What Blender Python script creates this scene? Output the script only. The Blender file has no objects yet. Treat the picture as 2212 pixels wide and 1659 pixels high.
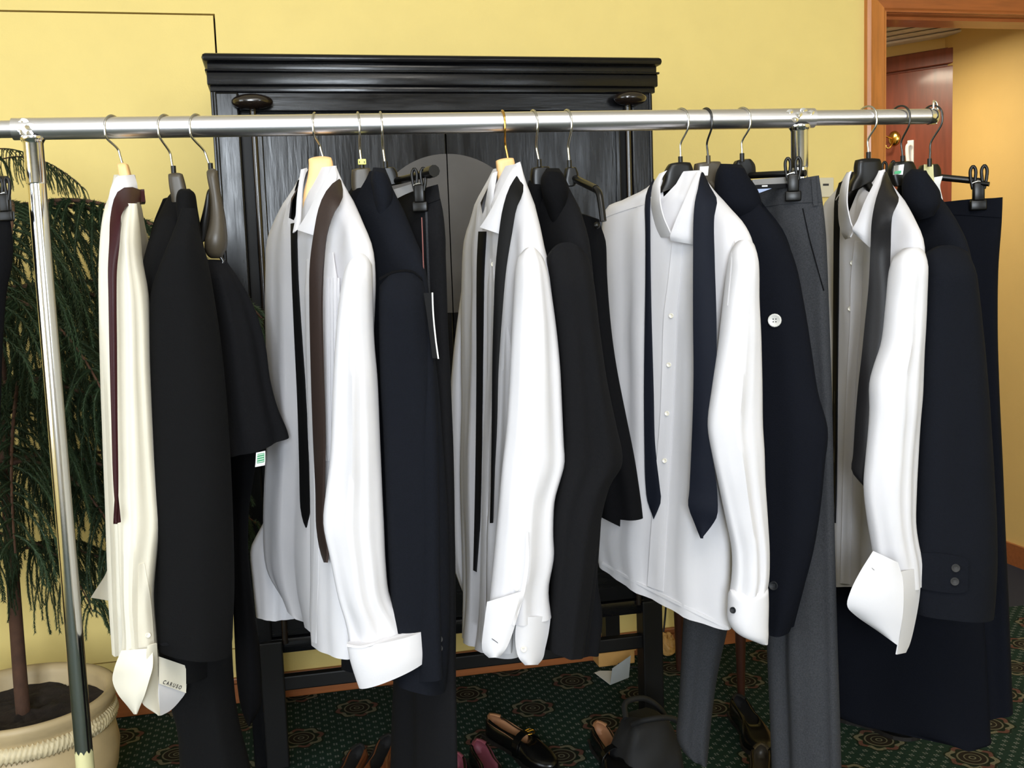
import bpy, bmesh, math, random
import numpy as np
from mathutils import Vector, Matrix, noise
from mathutils.bvhtree import BVHTree
S = bpy.context.scene
COL = S.collection
rnd = random.Random(7)

# ------------------------------------------------------------------ camera
FPX, IW, IH = 2250.0, 2212, 1659
CAM = np.array([0.0, 0.0, 1.36])
YAW, PITCH, ROLL = map(math.radians, (12.598, 6.225, 2.02))
fw = np.array([math.sin(YAW)*math.cos(PITCH), math.cos(YAW)*math.cos(PITCH), -math.sin(PITCH)])
r0 = np.array([math.cos(YAW), -math.sin(YAW), 0.0]); u0 = np.cross(r0, fw)
CR = math.cos(ROLL)*r0 - math.sin(ROLL)*u0
CU = math.sin(ROLL)*r0 + math.cos(ROLL)*u0
cd = bpy.data.cameras.new('camera'); cam = bpy.data.objects.new('camera', cd); COL.objects.link(cam)
cd.sensor_width = 36.0; cd.lens = FPX*36.0/IW; cd.clip_start = 0.05; cd.clip_end = 60
M = Matrix([[CR[i], CU[i], -fw[i], CAM[i]] for i in range(3)] + [[0, 0, 0, 1]])
cam.matrix_world = M
S.camera = cam

# ------------------------------------------------------------------ light and exposure
S.view_settings.view_transform = 'Standard'; S.view_settings.look = 'None'
S.view_settings.gamma = 1.0; S.view_settings.use_curve_mapping = False
S.view_settings.exposure = 0.04
wd = bpy.data.worlds.new('world'); S.world = wd; wd.use_nodes = True
bg = wd.node_tree.nodes['Background']
bg.inputs[0].default_value = (0.75, 0.87, 1.0, 1); bg.inputs[1].default_value = 1.2
def area(name, loc, rot, sx, sy, power, col):
    l = bpy.data.lights.new(name, 'AREA'); l.shape = 'RECTANGLE'; l.size = sx; l.size_y = sy
    l.energy = power; l.color = col
    o = bpy.data.objects.new(name, l); o.location = loc; o.rotation_euler = rot; COL.objects.link(o); return o
YF = -2.6                                     # wall behind the camera, with two windows
WINS = [(-1.1, 0.05), (2.05, 2.95)]         # window openings along x
WZ = (0.95, 2.6)
for k, (a, b) in enumerate(WINS):
    area('window_and_fill_light', ((a+b)/2, YF-0.16, (WZ[0]+WZ[1])/2), (math.radians(90), 0, 0), b-a-0.1, WZ[1]-WZ[0]-0.1, (190, 30)[k], (0.84, 0.92, 1.0))
LW, LWZ = (-1.7, 1.3), (0.7, 2.7)             # third, larger window added out of view in the left wall, for fill
area('window_and_fill_light', (-3.36, (LW[0]+LW[1])/2, (LWZ[0]+LWZ[1])/2), (math.radians(90), 0, math.radians(-90)), LW[1]-LW[0]-0.1, LWZ[1]-LWZ[0]-0.1, 72, (0.86, 0.93, 1.0))  # fill light from the left, set in the added window
area('ceiling_fill', (0.35, -0.1, 2.94), (0, 0, 0), 1.3, 1.3, 45, (1.0, 0.95, 0.88))  # unseen soft overhead light, added to lift the ambient level
area('vestibule_fill', (2.45, 4.1, 2.28), (0, 0, 0), 0.3, 0.3, 12, (1.0, 0.87, 0.66))  # unseen warm light added to brighten the vestibule

# ------------------------------------------------------------------ pixel helpers: a view ray met with a real plane
def ray(px, py): return fw + CR*(px-1106)/FPX - CU*(py-829.5)/FPX
YW = 3.375                                    # face of the back wall
RA = math.radians(-4.0)                       # the rack is turned 4 degrees against the wall
RT = np.array([math.cos(RA), math.sin(RA), 0.0]); RN = np.array([-math.sin(RA), math.cos(RA), 0.0])
RC = CAM + ray(1106, 264)*1.84                # a point of the rail axis
def P(px, py, d=0.0):
    q = ray(px, py); return CAM + q*(((RC-CAM) @ RN + d)/(q @ RN))
def W(px, py, off=0.0):
    q = ray(px, py); return CAM + q*((YW-off-CAM[1])/q[1])
def F(px, py, z=0.0):
    q = ray(px, py); return CAM + q*((z-CAM[2])/q[2])
def pxsize(p): return float((np.asarray(p)-CAM) @ fw)/FPX
def lerp(a, b, t): return a + (b-a)*t

# ------------------------------------------------------------------ materials
def lin(c):
    return tuple(((v/255)/12.92 if v/255 <= 0.04045 else ((v/255+0.055)/1.055)**2.4) for v in c) + (1,)
MATS = {}
def mat(name, rgb, rough=0.6, metal=0.0, nscale=0, namt=0.0, bump=0.0, bscale=200, stretch=(1, 1, 1), coat=0.0, sheen=0.0, spec=0.5, trans=0.0, rvar=0.0):
    if name in MATS: return MATS[name]
    m = bpy.data.materials.new(name); m.use_nodes = True; nt = m.node_tree; b = nt.nodes['Principled BSDF']
    b.inputs['Base Color'].default_value = lin(rgb); b.inputs['Roughness'].default_value = rough
    b.inputs['Metallic'].default_value = metal; b.inputs['Specular IOR Level'].default_value = spec
    b.inputs['Coat Weight'].default_value = coat; b.inputs['Coat Roughness'].default_value = 0.12
    b.inputs['Sheen Weight'].default_value = sheen
    if trans: b.inputs['Transmission Weight'].default_value = trans
    tc = nt.nodes.new('ShaderNodeTexCoord'); mp = nt.nodes.new('ShaderNodeMapping')
    mp.inputs['Scale'].default_value = stretch; nt.links.new(tc.outputs['Object'], mp.inputs[0])
    if namt:
        n = nt.nodes.new('ShaderNodeTexNoise'); n.inputs['Scale'].default_value = nscale; n.inputs['Detail'].default_value = 5
        nt.links.new(mp.outputs[0], n.inputs['Vector'])
        mx = nt.nodes.new('ShaderNodeMix'); mx.data_type = 'RGBA'
        mx.inputs[6].default_value = lin([max(0, v*(1-namt)) for v in rgb]); mx.inputs[7].default_value = lin([min(255, v*(1+namt)) for v in rgb])
        nt.links.new(n.outputs['Fac'], mx.inputs[0]); nt.links.new(mx.outputs[2], b.inputs['Base Color'])
    if rvar:
        n3 = nt.nodes.new('ShaderNodeTexNoise'); n3.inputs['Scale'].default_value = 3.5; n3.inputs['Detail'].default_value = 6; n3.inputs['Roughness'].default_value = 0.65
        nt.links.new(mp.outputs[0], n3.inputs['Vector']); mr = nt.nodes.new('ShaderNodeMapRange')
        mr.inputs[1].default_value = 0.3; mr.inputs[2].default_value = 0.7; mr.inputs[3].default_value = rough-rvar; mr.inputs[4].default_value = rough+rvar
        nt.links.new(n3.outputs['Fac'], mr.inputs[0]); nt.links.new(mr.outputs[0], b.inputs['Roughness'])
    if bump:
        n2 = nt.nodes.new('ShaderNodeTexNoise'); n2.inputs['Scale'].default_value = bscale; n2.inputs['Detail'].default_value = 4
        nt.links.new(mp.outputs[0], n2.inputs['Vector'])
        bp = nt.nodes.new('ShaderNodeBump'); bp.inputs['Strength'].default_value = bump; bp.inputs['Distance'].default_value = 0.002
        nt.links.new(n2.outputs['Fac'], bp.inputs['Height']); nt.links.new(bp.outputs[0], b.inputs['Normal'])
    MATS[name] = m; return m
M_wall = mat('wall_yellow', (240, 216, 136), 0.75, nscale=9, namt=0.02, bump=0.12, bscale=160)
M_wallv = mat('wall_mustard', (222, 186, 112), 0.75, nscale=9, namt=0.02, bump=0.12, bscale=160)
M_wfront = mat('wall_offwhite', (205, 200, 190), 0.8)
M_gap = mat('gap_dark', (22, 18, 14), 0.9)
M_ceil = mat('ceiling_white', (240, 236, 228), 0.9)
M_crown = mat('crown_white', (236, 226, 226), 0.6)
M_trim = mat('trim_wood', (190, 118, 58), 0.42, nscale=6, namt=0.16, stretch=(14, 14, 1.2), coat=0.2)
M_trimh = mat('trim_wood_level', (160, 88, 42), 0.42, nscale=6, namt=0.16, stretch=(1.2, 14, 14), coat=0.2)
M_base = mat('baseboard_wood', (150, 88, 46), 0.4, nscale=7, namt=0.18, stretch=(1, 12, 12), coat=0.2)
M_mahog = mat('mahogany', (118, 58, 40), 0.35, nscale=5, namt=0.22, stretch=(10, 10, 1), coat=0.3)
M_navyfl = mat('carpet_navy', (26, 30, 44), 0.95, nscale=300, namt=0.3)
M_chrome = mat('chrome', (235, 236, 240), 0.14, 1.0, bump=0.02, bscale=60)
M_rail = mat('chrome_rail', (240, 238, 242), 0.3, 1.0, bump=0.02, bscale=60)
M_steel = mat('wire_steel', (190, 190, 188), 0.22, 1.0)
M_brass = mat('wire_brass', (205, 160, 80), 0.22, 1.0)
M_gold = mat('buckle_gold', (225, 180, 90), 0.2, 1.0)
M_wire = mat('wire_black', (22, 22, 22), 0.3, 0.0, coat=0.4)
M_plastic = mat('plastic_black', (12, 11, 10), 0.33, spec=0.3)
M_taupe = mat('plastic_taupe', (66, 59, 48), 0.38, spec=0.35)
M_wood = mat('hanger_wood', (232, 184, 126), 0.45, nscale=10, namt=0.06, stretch=(12, 12, 1))
M_lacq = mat('lacquer_black', (13, 13, 15), 0.24, nscale=5, namt=0.5, stretch=(9, 9, 1.0), bump=0.22, bscale=9, spec=0.3, rvar=0.12)
M_lacqh = mat('lacquer_black_level', (13, 13, 15), 0.24, nscale=5, namt=0.5, stretch=(1.0, 9, 9), bump=0.22, bscale=9, spec=0.3, rvar=0.12)
M_lacqm = mat('lacquer_matt', (12, 12, 13), 0.5, spec=0.3)
M_plate = mat('plate_dull', (66, 62, 58), 0.42, 0.4, nscale=7, namt=0.2, bump=0.08, bscale=20)
M_knob = mat('knob_dark', (28, 20, 16), 0.22, coat=0.6)
M_cotton = mat('cotton_white', (203, 201, 204), 0.85, nscale=60, namt=0.012, bump=0.12, bscale=45, stretch=(1, 1, 0.35))
M_cotton2 = mat('cotton_collar', (206, 204, 207), 0.8, bump=0.06, bscale=300)
M_warmwhite = mat('cotton_white_warmed', (212, 206, 190), 0.85, nscale=60, namt=0.012, bump=0.12, bscale=45, stretch=(1, 1, 0.35))  # white cotton with the yellow wall's warm bounce put into its colour
def wool(name, rgb, amt=0.35): return mat(name, rgb, 0.92, nscale=420, namt=amt, bump=0.3, bscale=500, sheen=0.0, spec=0.12)
M_wblack = wool('wool_black', (12, 12, 13)); M_wchar = wool('wool_charcoal', (48, 49, 52))
M_wnavy = wool('wool_navy', (10, 12, 19)); M_wdark = wool('wool_dark_navy', (14, 16, 22))
M_wvnavy = wool('wool_deep_navy', (8, 10, 17)); M_wink = wool('wool_ink', (7, 7, 9))
M_wgrey = wool('wool_grey_black', (16, 16, 18))
def silk(name, rgb, r=0.42): return mat(name, rgb, r, nscale=500, namt=0.15, bump=0.12, bscale=700, spec=0.18)
M_tmaroon = silk('tie_maroon', (46, 15, 19)); M_tbrown = silk('tie_brown', (47, 37, 33)); M_tblack = silk('tie_black', (9, 9, 10), 0.7)
M_tnavy = silk('tie_navy', (12, 16, 27), 0.75); M_tgrey = silk('tie_satin_charcoal', (29, 28, 29), 0.42)
M_pearl = mat('button_pearl', (226, 220, 204), 0.25, coat=0.5)
M_btnblk = mat('button_black', (18, 20, 24), 0.55, spec=0.3)
M_btngrey = mat('button_grey', (40, 39, 39), 0.6, spec=0.3)
M_btnhorn = mat('button_white_horn', (205, 204, 200), 0.3, coat=0.4)
M_paper = mat('paper_white', (236, 236, 232), 0.7); M_ink = mat('print_dark', (52, 50, 52), 0.7)
M_green = mat('print_green', (70, 160, 110), 0.6); M_ytag = mat('tag_yellow', (222, 220, 122), 0.6)
M_tape = mat('masking_tape', (206, 200, 150), 0.6); M_cardblk = mat('card_black', (14, 14, 16), 0.7, spec=0.15)
M_string = mat('string_pink', (112, 66, 62), 0.7); M_grlin = mat('lining_grey', (120, 118, 116), 0.6)
M_bluel = mat('lining_blue', (150, 165, 200), 0.5)
M_pot = mat('pot_glaze', (190, 168, 128), 0.5, nscale=11, namt=0.10, bump=0.15, bscale=50, stretch=(1, 1, 2.2))
M_potr = mat('pot_rope', (216, 200, 162), 0.5, nscale=20, namt=0.10, bump=0.1, bscale=60)
M_soil = mat('soil', (34, 26, 20), 1.0, nscale=40, namt=0.6, bump=1.0, bscale=90)
M_bark = mat('bark', (74, 50, 36), 0.9, nscale=30, namt=0.3, bump=0.8, bscale=90)
M_leaf = mat('needles', (40, 58, 34), 0.6, nscale=6, namt=0.3)
M_shoe = mat('shoe_black', (8, 8, 8), 0.25, spec=0.4); M_sole = mat('shoe_sole', (18, 14, 12), 0.6)
M_tan = mat('insole_tan', (172, 124, 88), 0.6); M_pink = mat('insole_pink', (126, 64, 76), 0.6)
M_brown = mat('shoe_brown', (104, 58, 34), 0.3, coat=0.3); M_suede = mat('shoe_suede', (20, 18, 18), 0.8)
M_bag = mat('bag_black', (12, 12, 14), 0.75, bump=0.3, bscale=60); M_silver = mat('silver_trim', (180, 180, 178), 0.2, 1.0)
M_chair = mat('table_wood', (58, 30, 20), 0.35, nscale=6, namt=0.2, stretch=(10, 10, 1), coat=0.3)
M_kraft = mat('kraft_paper', (196, 150, 86), 0.6, nscale=14, namt=0.12, bump=0.3, bscale=30)
M_leaflet = mat('leaflet', (168, 176, 186), 0.5); M_switch = mat('switch_white', (222, 214, 192), 0.4)
M_cord = mat('cord_black', (14, 14, 14), 0.5)

# ------------------------------------------------------------------ object helpers
def setp(o, label=None, cat=None, group=None, kind=None):
    if label: o['label'] = label
    if cat: o['category'] = cat
    if group: o['group'] = group
    if kind: o['kind'] = kind
    return o
ROOT = {}
def thing(name, label, cat, loc, group=None):
    o = bpy.data.objects.new(name, None); o.empty_display_size = 0.05; COL.objects.link(o)
    o.location = [float(v) for v in loc]; ROOT[o] = np.array([float(v) for v in loc]); setp(o, label, cat, group); return o
def root_of(p):
    while p is not None and p.parent is not None: p = p.parent
    return p
def obj(name, verts, faces, m, parent=None, smooth=True, label=None, kind=None):
    off = np.zeros(3)
    if parent is not None: off = ROOT.get(root_of(parent), off)
    me = bpy.data.meshes.new(name)
    me.from_pydata([tuple(float(c) for c in (np.asarray(v)-off)) for v in verts], [], [tuple(int(i) for i in f) for f in faces])
    bm = bmesh.new(); bm.from_mesh(me); bmesh.ops.recalc_face_normals(bm, faces=bm.faces); bm.to_mesh(me); bm.free()
    if smooth:
        me.shade_smooth()
    me.materials.append(m); me.update()
    o = bpy.data.objects.new(name, me); COL.objects.link(o)
    if parent is not None: o.parent = parent
    setp(o, label, kind=kind); return o
def sharp(o, ang=35):
    o.data.set_sharp_from_angle(angle=math.radians(ang)); return o
class MB:
    def __init__(s): s.v = []; s.f = []
    def add(s, v, f):
        k = len(s.v); s.v += [np.asarray(p, float) for p in v]; s.f += [tuple(i+k for i in q) for q in f]; return s
    def box(s, c, sx, sy, sz, ax=None, bev=0.0):
        X, Y, Z = (np.eye(3) if ax is None else np.asarray(ax, float)); c = np.asarray(c, float)
        bev = min(bev, sx*0.45, sy*0.45, sz*0.45)
        if bev <= 0:
            v = [c+X*sx/2*i+Y*sy/2*j+Z*sz/2*k for i in (-1, 1) for j in (-1, 1) for k in (-1, 1)]
            return s.add(v, [(0, 1, 3, 2), (4, 6, 7, 5), (0, 4, 5, 1), (2, 3, 7, 6), (0, 2, 6, 4), (1, 5, 7, 3)])
        bm = bmesh.new(); bmesh.ops.create_cube(bm, size=1.0)
        bmesh.ops.scale(bm, vec=(sx, sy, sz), verts=bm.verts)
        bmesh.ops.bevel(bm, geom=bm.edges[:], offset=bev, segments=2, affect='EDGES', profile=0.5)
        bm.verts.index_update()
        v = [c+X*q.co.x+Y*q.co.y+Z*q.co.z for q in bm.verts]; f = [tuple(w.index for w in q.verts) for q in bm.faces]
        bm.free(); return s.add(v, f)
    def build(s, name, m, parent=None, smooth=False, **k):
        return obj(name, s.v, s.f, m, parent, smooth, **k)
def boxo(name, lo, hi, m, parent=None, bev=0.0, **k):
    lo = np.array(lo, float); hi = np.array(hi, float)
    return MB().box((lo+hi)/2, *(hi-lo), bev=bev).build(name, m, parent, **k)
def catmull(pts, n):
    pts = np.asarray(pts, float)
    if len(pts) == 2: return np.array([lerp(pts[0], pts[1], t) for t in np.linspace(0, 1, n)])
    seg = np.maximum(np.linalg.norm(np.diff(pts[:, :], axis=0), axis=1), 1e-9)**0.5
    tt = np.concatenate([[0], np.cumsum(seg)])
    tl = np.concatenate([[0], np.cumsum(np.maximum(np.linalg.norm(np.diff(pts, axis=0), axis=1), 1e-9))])
    m = np.zeros_like(pts)
    for i in range(len(pts)):
        if i == 0: m[i] = (pts[1]-pts[0])/(tt[1]-tt[0])
        elif i == len(pts)-1: m[i] = (pts[-1]-pts[-2])/(tt[-1]-tt[-2])
        else:
            a = (pts[i]-pts[i-1])/(tt[i]-tt[i-1]); b = (pts[i+1]-pts[i])/(tt[i+1]-tt[i])
            m[i] = (a*(tt[i+1]-tt[i])+b*(tt[i]-tt[i-1]))/(tt[i+1]-tt[i-1])
    out = []
    for L in np.linspace(0, tl[-1], n):
        i = min(max(int(np.searchsorted(tl, L)-1), 0), len(pts)-2)
        s = (L-tl[i])/(tl[i+1]-tl[i]); h = tt[i+1]-tt[i]
        out.append((2*s**3-3*s**2+1)*pts[i]+(s**3-2*s*s+s)*h*m[i]+(-2*s**3+3*s*s)*pts[i+1]+(s**3-s*s)*h*m[i+1])
    return np.array(out)
def tube_vf(path, r, seg=10, cap=True):
    path = np.asarray(path, float); n = len(path)
    rr = np.full(n, r) if np.isscalar(r) else np.interp(np.linspace(0, 1, n), np.linspace(0, 1, len(r)), r)
    T = np.gradient(path, axis=0); T /= np.linalg.norm(T, axis=1)[:, None]+1e-12
    up = np.array([0, 0, 1.0]) if abs(T[0][2]) < 0.9 else np.array([1.0, 0, 0])
    A = np.cross(T[0], up); A /= np.linalg.norm(A); v = []; f = []
    for i in range(n):
        A = A - T[i]*(A @ T[i]); A /= np.linalg.norm(A); B = np.cross(T[i], A)
        for k in range(seg):
            a = 2*math.pi*k/seg; v.append(path[i]+(A*math.cos(a)+B*math.sin(a))*rr[i])
    for i in range(n-1):
        for k in range(seg):
            k2 = (k+1) % seg; f.append((i*seg+k, i*seg+k2, (i+1)*seg+k2, (i+1)*seg+k))
    if cap:
        f.append(tuple(range(seg-1, -1, -1))); f.append(tuple((n-1)*seg+k for k in range(seg)))
    return v, f
def tube(name, pts, r, m, parent=None, n=None, seg=10, smoothpath=True, **k):
    p = catmull(pts, n or max(8, 5*len(pts))) if smoothpath else np.asarray(pts, float)
    return sharp(obj(name, *tube_vf(p, r, seg), m, parent, True, **k), 50)
def cyl(name, a, b, r, m, parent=None, seg=24, **k): return tube(name, [a, b], r, m, parent, n=2, seg=seg, smoothpath=False, **k)
def lathe_vf(prof, c, seg=48):
    v = []; f = []; n = len(prof)
    for r, z in prof:
        for k in range(seg):
            a = 2*math.pi*k/seg; v.append((c[0]+r*math.cos(a), c[1]+r*math.sin(a), c[2]+z))
    for i in range(n-1):
        for k in range(seg):
            k2 = (k+1) % seg; f.append((i*seg+k, i*seg+k2, (i+1)*seg+k2, (i+1)*seg+k))
    return v, f

# ---- cloth volumes: rows (xl, yl, xr, yr[, thickness]); D = (xa, da, xb, db) gives the real distance in front of / behind the rail along the hanger
BV = {}
def dof(D, x):
    if np.isscalar(D): return D
    t = (x-D[0])/(D[2]-D[0]); return D[1]+(D[3]-D[1])*t
def cloth(name, rows, m, parent, D, th=0.032, nu=22, nv=46, folds=(), wr=0.0015, p=2.3, neck=None, arch=0.0, topth=0.3, back=1.0, seed=0, label=None):
    R = []
    for r in rows:
        a = P(r[0], r[1], dof(D, r[0])); b = P(r[2], r[3], dof(D, r[2])); R.append(np.concatenate([a, b, [r[4] if len(r) > 4 else th]]))
    G = catmull(R, nv+1)
    def smp(v):
        x = min(max(v, 0), 1)*nv; i = min(int(x), nv-1); return lerp(G[i], G[i+1], x-i)
    def pt(u, v, side):
        g = smp(v); a, b, t = g[:3], g[3:6], g[6]
        e = (b-a)[:2]; n = np.array([e[1], -e[0], 0.0]); n /= np.linalg.norm(n)+1e-9
        if n @ (CAM-(a+b)/2) < 0: n = -n
        pr = max(0.0, 1-abs(2*u-1)**p)**(1/p)
        q = a+(b-a)*u; w = np.linalg.norm(b-a)
        t *= min(1.0, topth+v/0.12)
        d = t*pr
        env = pr*min(1.0, 0.15+v*2.5)
        wob = noise.noise((u*2+seed*3.1, v*2.2, seed*1.7))
        for (am, fr, ph, dr) in folds:
            d += am*env*math.sin(2*math.pi*(fr*u+ph+dr*v+0.16*wob))
        if wr: d += wr*pr*(noise.noise((q[0]*9+q[1]*9+seed, seed, q[2]*5))*2.0+noise.noise((q[0]*34+q[1]*34+seed*2, 3, q[2]*13)))
        return q+n*(d if side > 0 else -d*back)
    V = []; Fc = []
    us = [(1-math.cos(math.pi*j/nu))/2 for j in range(nu+1)]
    def v0(u):
        if arch: return arch*abs(2*u-1)**2.2
        if not neck: return 0.0
        uc, w, dp = neck; return dp*max(0.0, 1-(abs(u-uc)/w)**1.5)
    ring = 2*nu
    for i in range(nv+1):
        v = i/nv
        for j in range(nu+1):
            z = v0(us[j]); V.append(pt(us[j], z+(1-z)*v, 1))
        for j in range(nu-1, 0, -1):
            z = v0(us[j]) if arch else 0.0; V.append(pt(us[j], z+(1-z)*v, -1))
    for i in range(nv):
        for j in range(ring):
            j2 = (j+1) % ring; Fc.append((i*ring+j, i*ring+j2, (i+1)*ring+j2, (i+1)*ring+j))
    for i, rev in ((0, False), (nv, True)):
        o = i*ring
        for j in range(nu):
            if i == 0 and neck and abs((us[j]+us[j+1])/2-neck[0]) < neck[1]*1.02: continue
            f1, f2 = o+j, o+j+1; b1 = o+(ring-j) % ring; b2 = o+(ring-j-1) % ring
            q = []
            for z in (f1, f2, b2, b1):
                if z not in q: q.append(z)
            if len(q) >= 3: Fc.append(tuple(q))
    o = obj(name, V, Fc, m, parent, True, label=label)
    sharp(o, 60)
    BV[o] = BVHTree.FromPolygons([tuple(x) for x in V], Fc)
    return o
def hit(targets, px, py):
    q = ray(px, py); q = q/np.linalg.norm(q); best = None
    for t in targets:
        h = BV[t].ray_cast(Vector(CAM), Vector(q))
        if h[0] is not None and (best is None or h[3] < best[2]): best = (np.array(h[0]), np.array(h[1]), h[3])
    if best is None: return None
    n = best[1] if best[1] @ q < 0 else -best[1]
    return best[0], n
# ---- thin sheets (ties, collars, cuffs, labels): rows in pixels, laid on targets or at given distances
def sheet(name, rows, m, parent, on=None, D=0.0, off=0.004, thick=0.0022, nu=6, nv=24, bulge=0.0, smooth_d=2, wave=0.0, seed=0, label=None, kind=None, lin_=False):
    A = np.array([[r[0], r[1], r[2], r[3]]+list(r[4:6] if len(r) > 4 else (np.nan, np.nan)) for r in rows], float)
    hasd = not np.isnan(A[0, 4])
    A2 = A if hasd else A[:, :4]
    if lin_: 
        tl = np.concatenate([[0], np.cumsum(np.linalg.norm(np.diff(A2[:, :4], axis=0), axis=1))]); ss = np.linspace(0, tl[-1], nv+1)
        G = np.stack([np.interp(ss, tl, A2[:, c]) for c in range(A2.shape[1])], 1)
    else: G = catmull(A2, nv+1)
    T = np.full((nv+1, nu+1), np.nan); RAY = np.zeros((nv+1, nu+1, 3))
    for i in range(nv+1):
        for j in range(nu+1):
            u = j/nu; x = lerp(G[i][0], G[i][2], u); y = lerp(G[i][1], G[i][3], u)
            q = ray(x, y); RAY[i, j] = q
            if on:
                h = hit(on, x, y)
                if h is not None: T[i, j] = (h[0]-CAM) @ q/(q @ q)
            else:
                d = lerp(G[i][4], G[i][5], u) if hasd else dof(D, x)
                T[i, j] = ((RC-CAM) @ RN + d)/(q @ RN)
    if on:
        bad = np.isnan(T)
        if bad.all():
            for i in range(nv+1):
                for j in range(nu+1): T[i, j] = ((RC-CAM) @ RN+dof(D, 0))/(RAY[i, j] @ RN)
        else:
            for it in range(80):
                bad = np.isnan(T)
                if not bad.any(): break
                pad = np.pad(T, 1, constant_values=np.nan)
                st = np.stack([pad[:-2, 1:-1], pad[2:, 1:-1], pad[1:-1, :-2], pad[1:-1, 2:]])
                cnt = (~np.isnan(st)).sum(0); sm = np.nansum(st, 0)
                T = np.where(bad & (cnt > 0), sm/np.maximum(cnt, 1), T)
            for it in range(smooth_d):
                pad = np.pad(T, 1, mode='edge')
                T2 = (pad[:-2, 1:-1]+pad[2:, 1:-1]+pad[1:-1, :-2]+pad[1:-1, 2:]+T*2)/6
                T = np.minimum(T2, T+0.003)
    V = np.zeros((nv+1, nu+1, 3))
    for i in range(nv+1):
        for j in range(nu+1):
            u = j/nu; e = 1-(2*u-1)**2
            w = wave*(noise.noise((u*2.5+seed, i/nv*3.5, seed*2.3))) if wave else 0
            V[i, j] = CAM+RAY[i, j]*(T[i, j]-(off+bulge*e+w)/np.linalg.norm(RAY[i, j]))
    du = np.gradient(V, axis=1); dv = np.gradient(V, axis=0)
    N = np.cross(du, dv); N /= np.linalg.norm(N, axis=2)[..., None]+1e-12
    sgn = np.sign(np.sum(N*(CAM-V), axis=2).sum()); N = N*(sgn if sgn else 1)
    B = V-N*thick
    vs = [x for x in V.reshape(-1, 3)]+[x for x in B.reshape(-1, 3)]
    k = (nv+1)*(nu+1); w = nu+1; fs = []
    for i in range(nv):
        for j in range(nu):
            a = i*w+j; fs.append((a, a+1, a+w+1, a+w)); fs.append((k+a, k+a+w, k+a+w+1, k+a+1))
    edge = [j for j in range(w)]+[i*w+nu for i in range(1, nv+1)]+[nv*w+j for j in range(nu-1, -1, -1)]+[i*w for i in range(nv-1, 0, -1)]
    for a, b in zip(edge, edge[1:]+edge[:1]): fs.append((a, b, k+b, k+a))
    o = obj(name, vs, fs, m, parent, True, label=label, kind=kind); sharp(o, 50)
    BV[o] = BVHTree.FromPolygons([tuple(x) for x in vs], fs)
    return o
def button(on, px, py, rpx, m, parent, label=None, holes=True, D=0.0):
    h = hit(on, px, py)
    if h is None: p = P(px, py, D); n = -RN
    else: p, n = h
    n = 0.42*n+0.58*(CAM-p)/np.linalg.norm(CAM-p); n /= np.linalg.norm(n)
    r = rpx*pxsize(p); a = np.cross(n, [0, 0, 1.0]); a /= np.linalg.norm(a); b = np.cross(a, n)
    prof = [(1.0, 0.0), (1.0, 0.28), (0.9, 0.36), (0.72, 0.34), (0.62, 0.26), (0.0, 0.24)]
    v = []; f = []; sg = 16
    for rr, z in prof[:-1]:
        for k in range(sg):
            t = 2*math.pi*k/sg; v.append(p+(a*math.cos(t)+b*math.sin(t))*r*rr+n*(r*z+0.001))
    for i in range(len(prof)-2):
        for k in range(sg): f.append((i*sg+k, i*sg+(k+1) % sg, (i+1)*sg+(k+1) % sg, (i+1)*sg+k))
    f.append(tuple((len(prof)-2)*sg+k for k in range(sg)))
    o = sharp(obj('button', v, f, m, parent, True, label=label), 40)
    if holes and rpx >= 6:
        mb = MB()
        for i in (-1, 1):
            for j in (-1, 1): mb.box(p+a*i*r*0.2+b*j*r*0.2+n*(r*0.27+0.001), r*0.17, r*0.17, r*0.06, (a, b, n))
        mb.build('thread', M_ink, o)
    return o
# ================================================================== the setting
XL, XR, ZC = -3.2, 3.6, 3.0
xa = float(W(1908, 300)[0]); xb = 3.09; zh = float(W(1909, 28)[2]); tk = 0.19
jr = float(W(467, 80)[0]); jl = jr-1.15; jt = float(W(233, 25.5)[2]); jb = float(W(504, 1403)[2])
def struct(o): o['kind'] = 'structure'; return o
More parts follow.
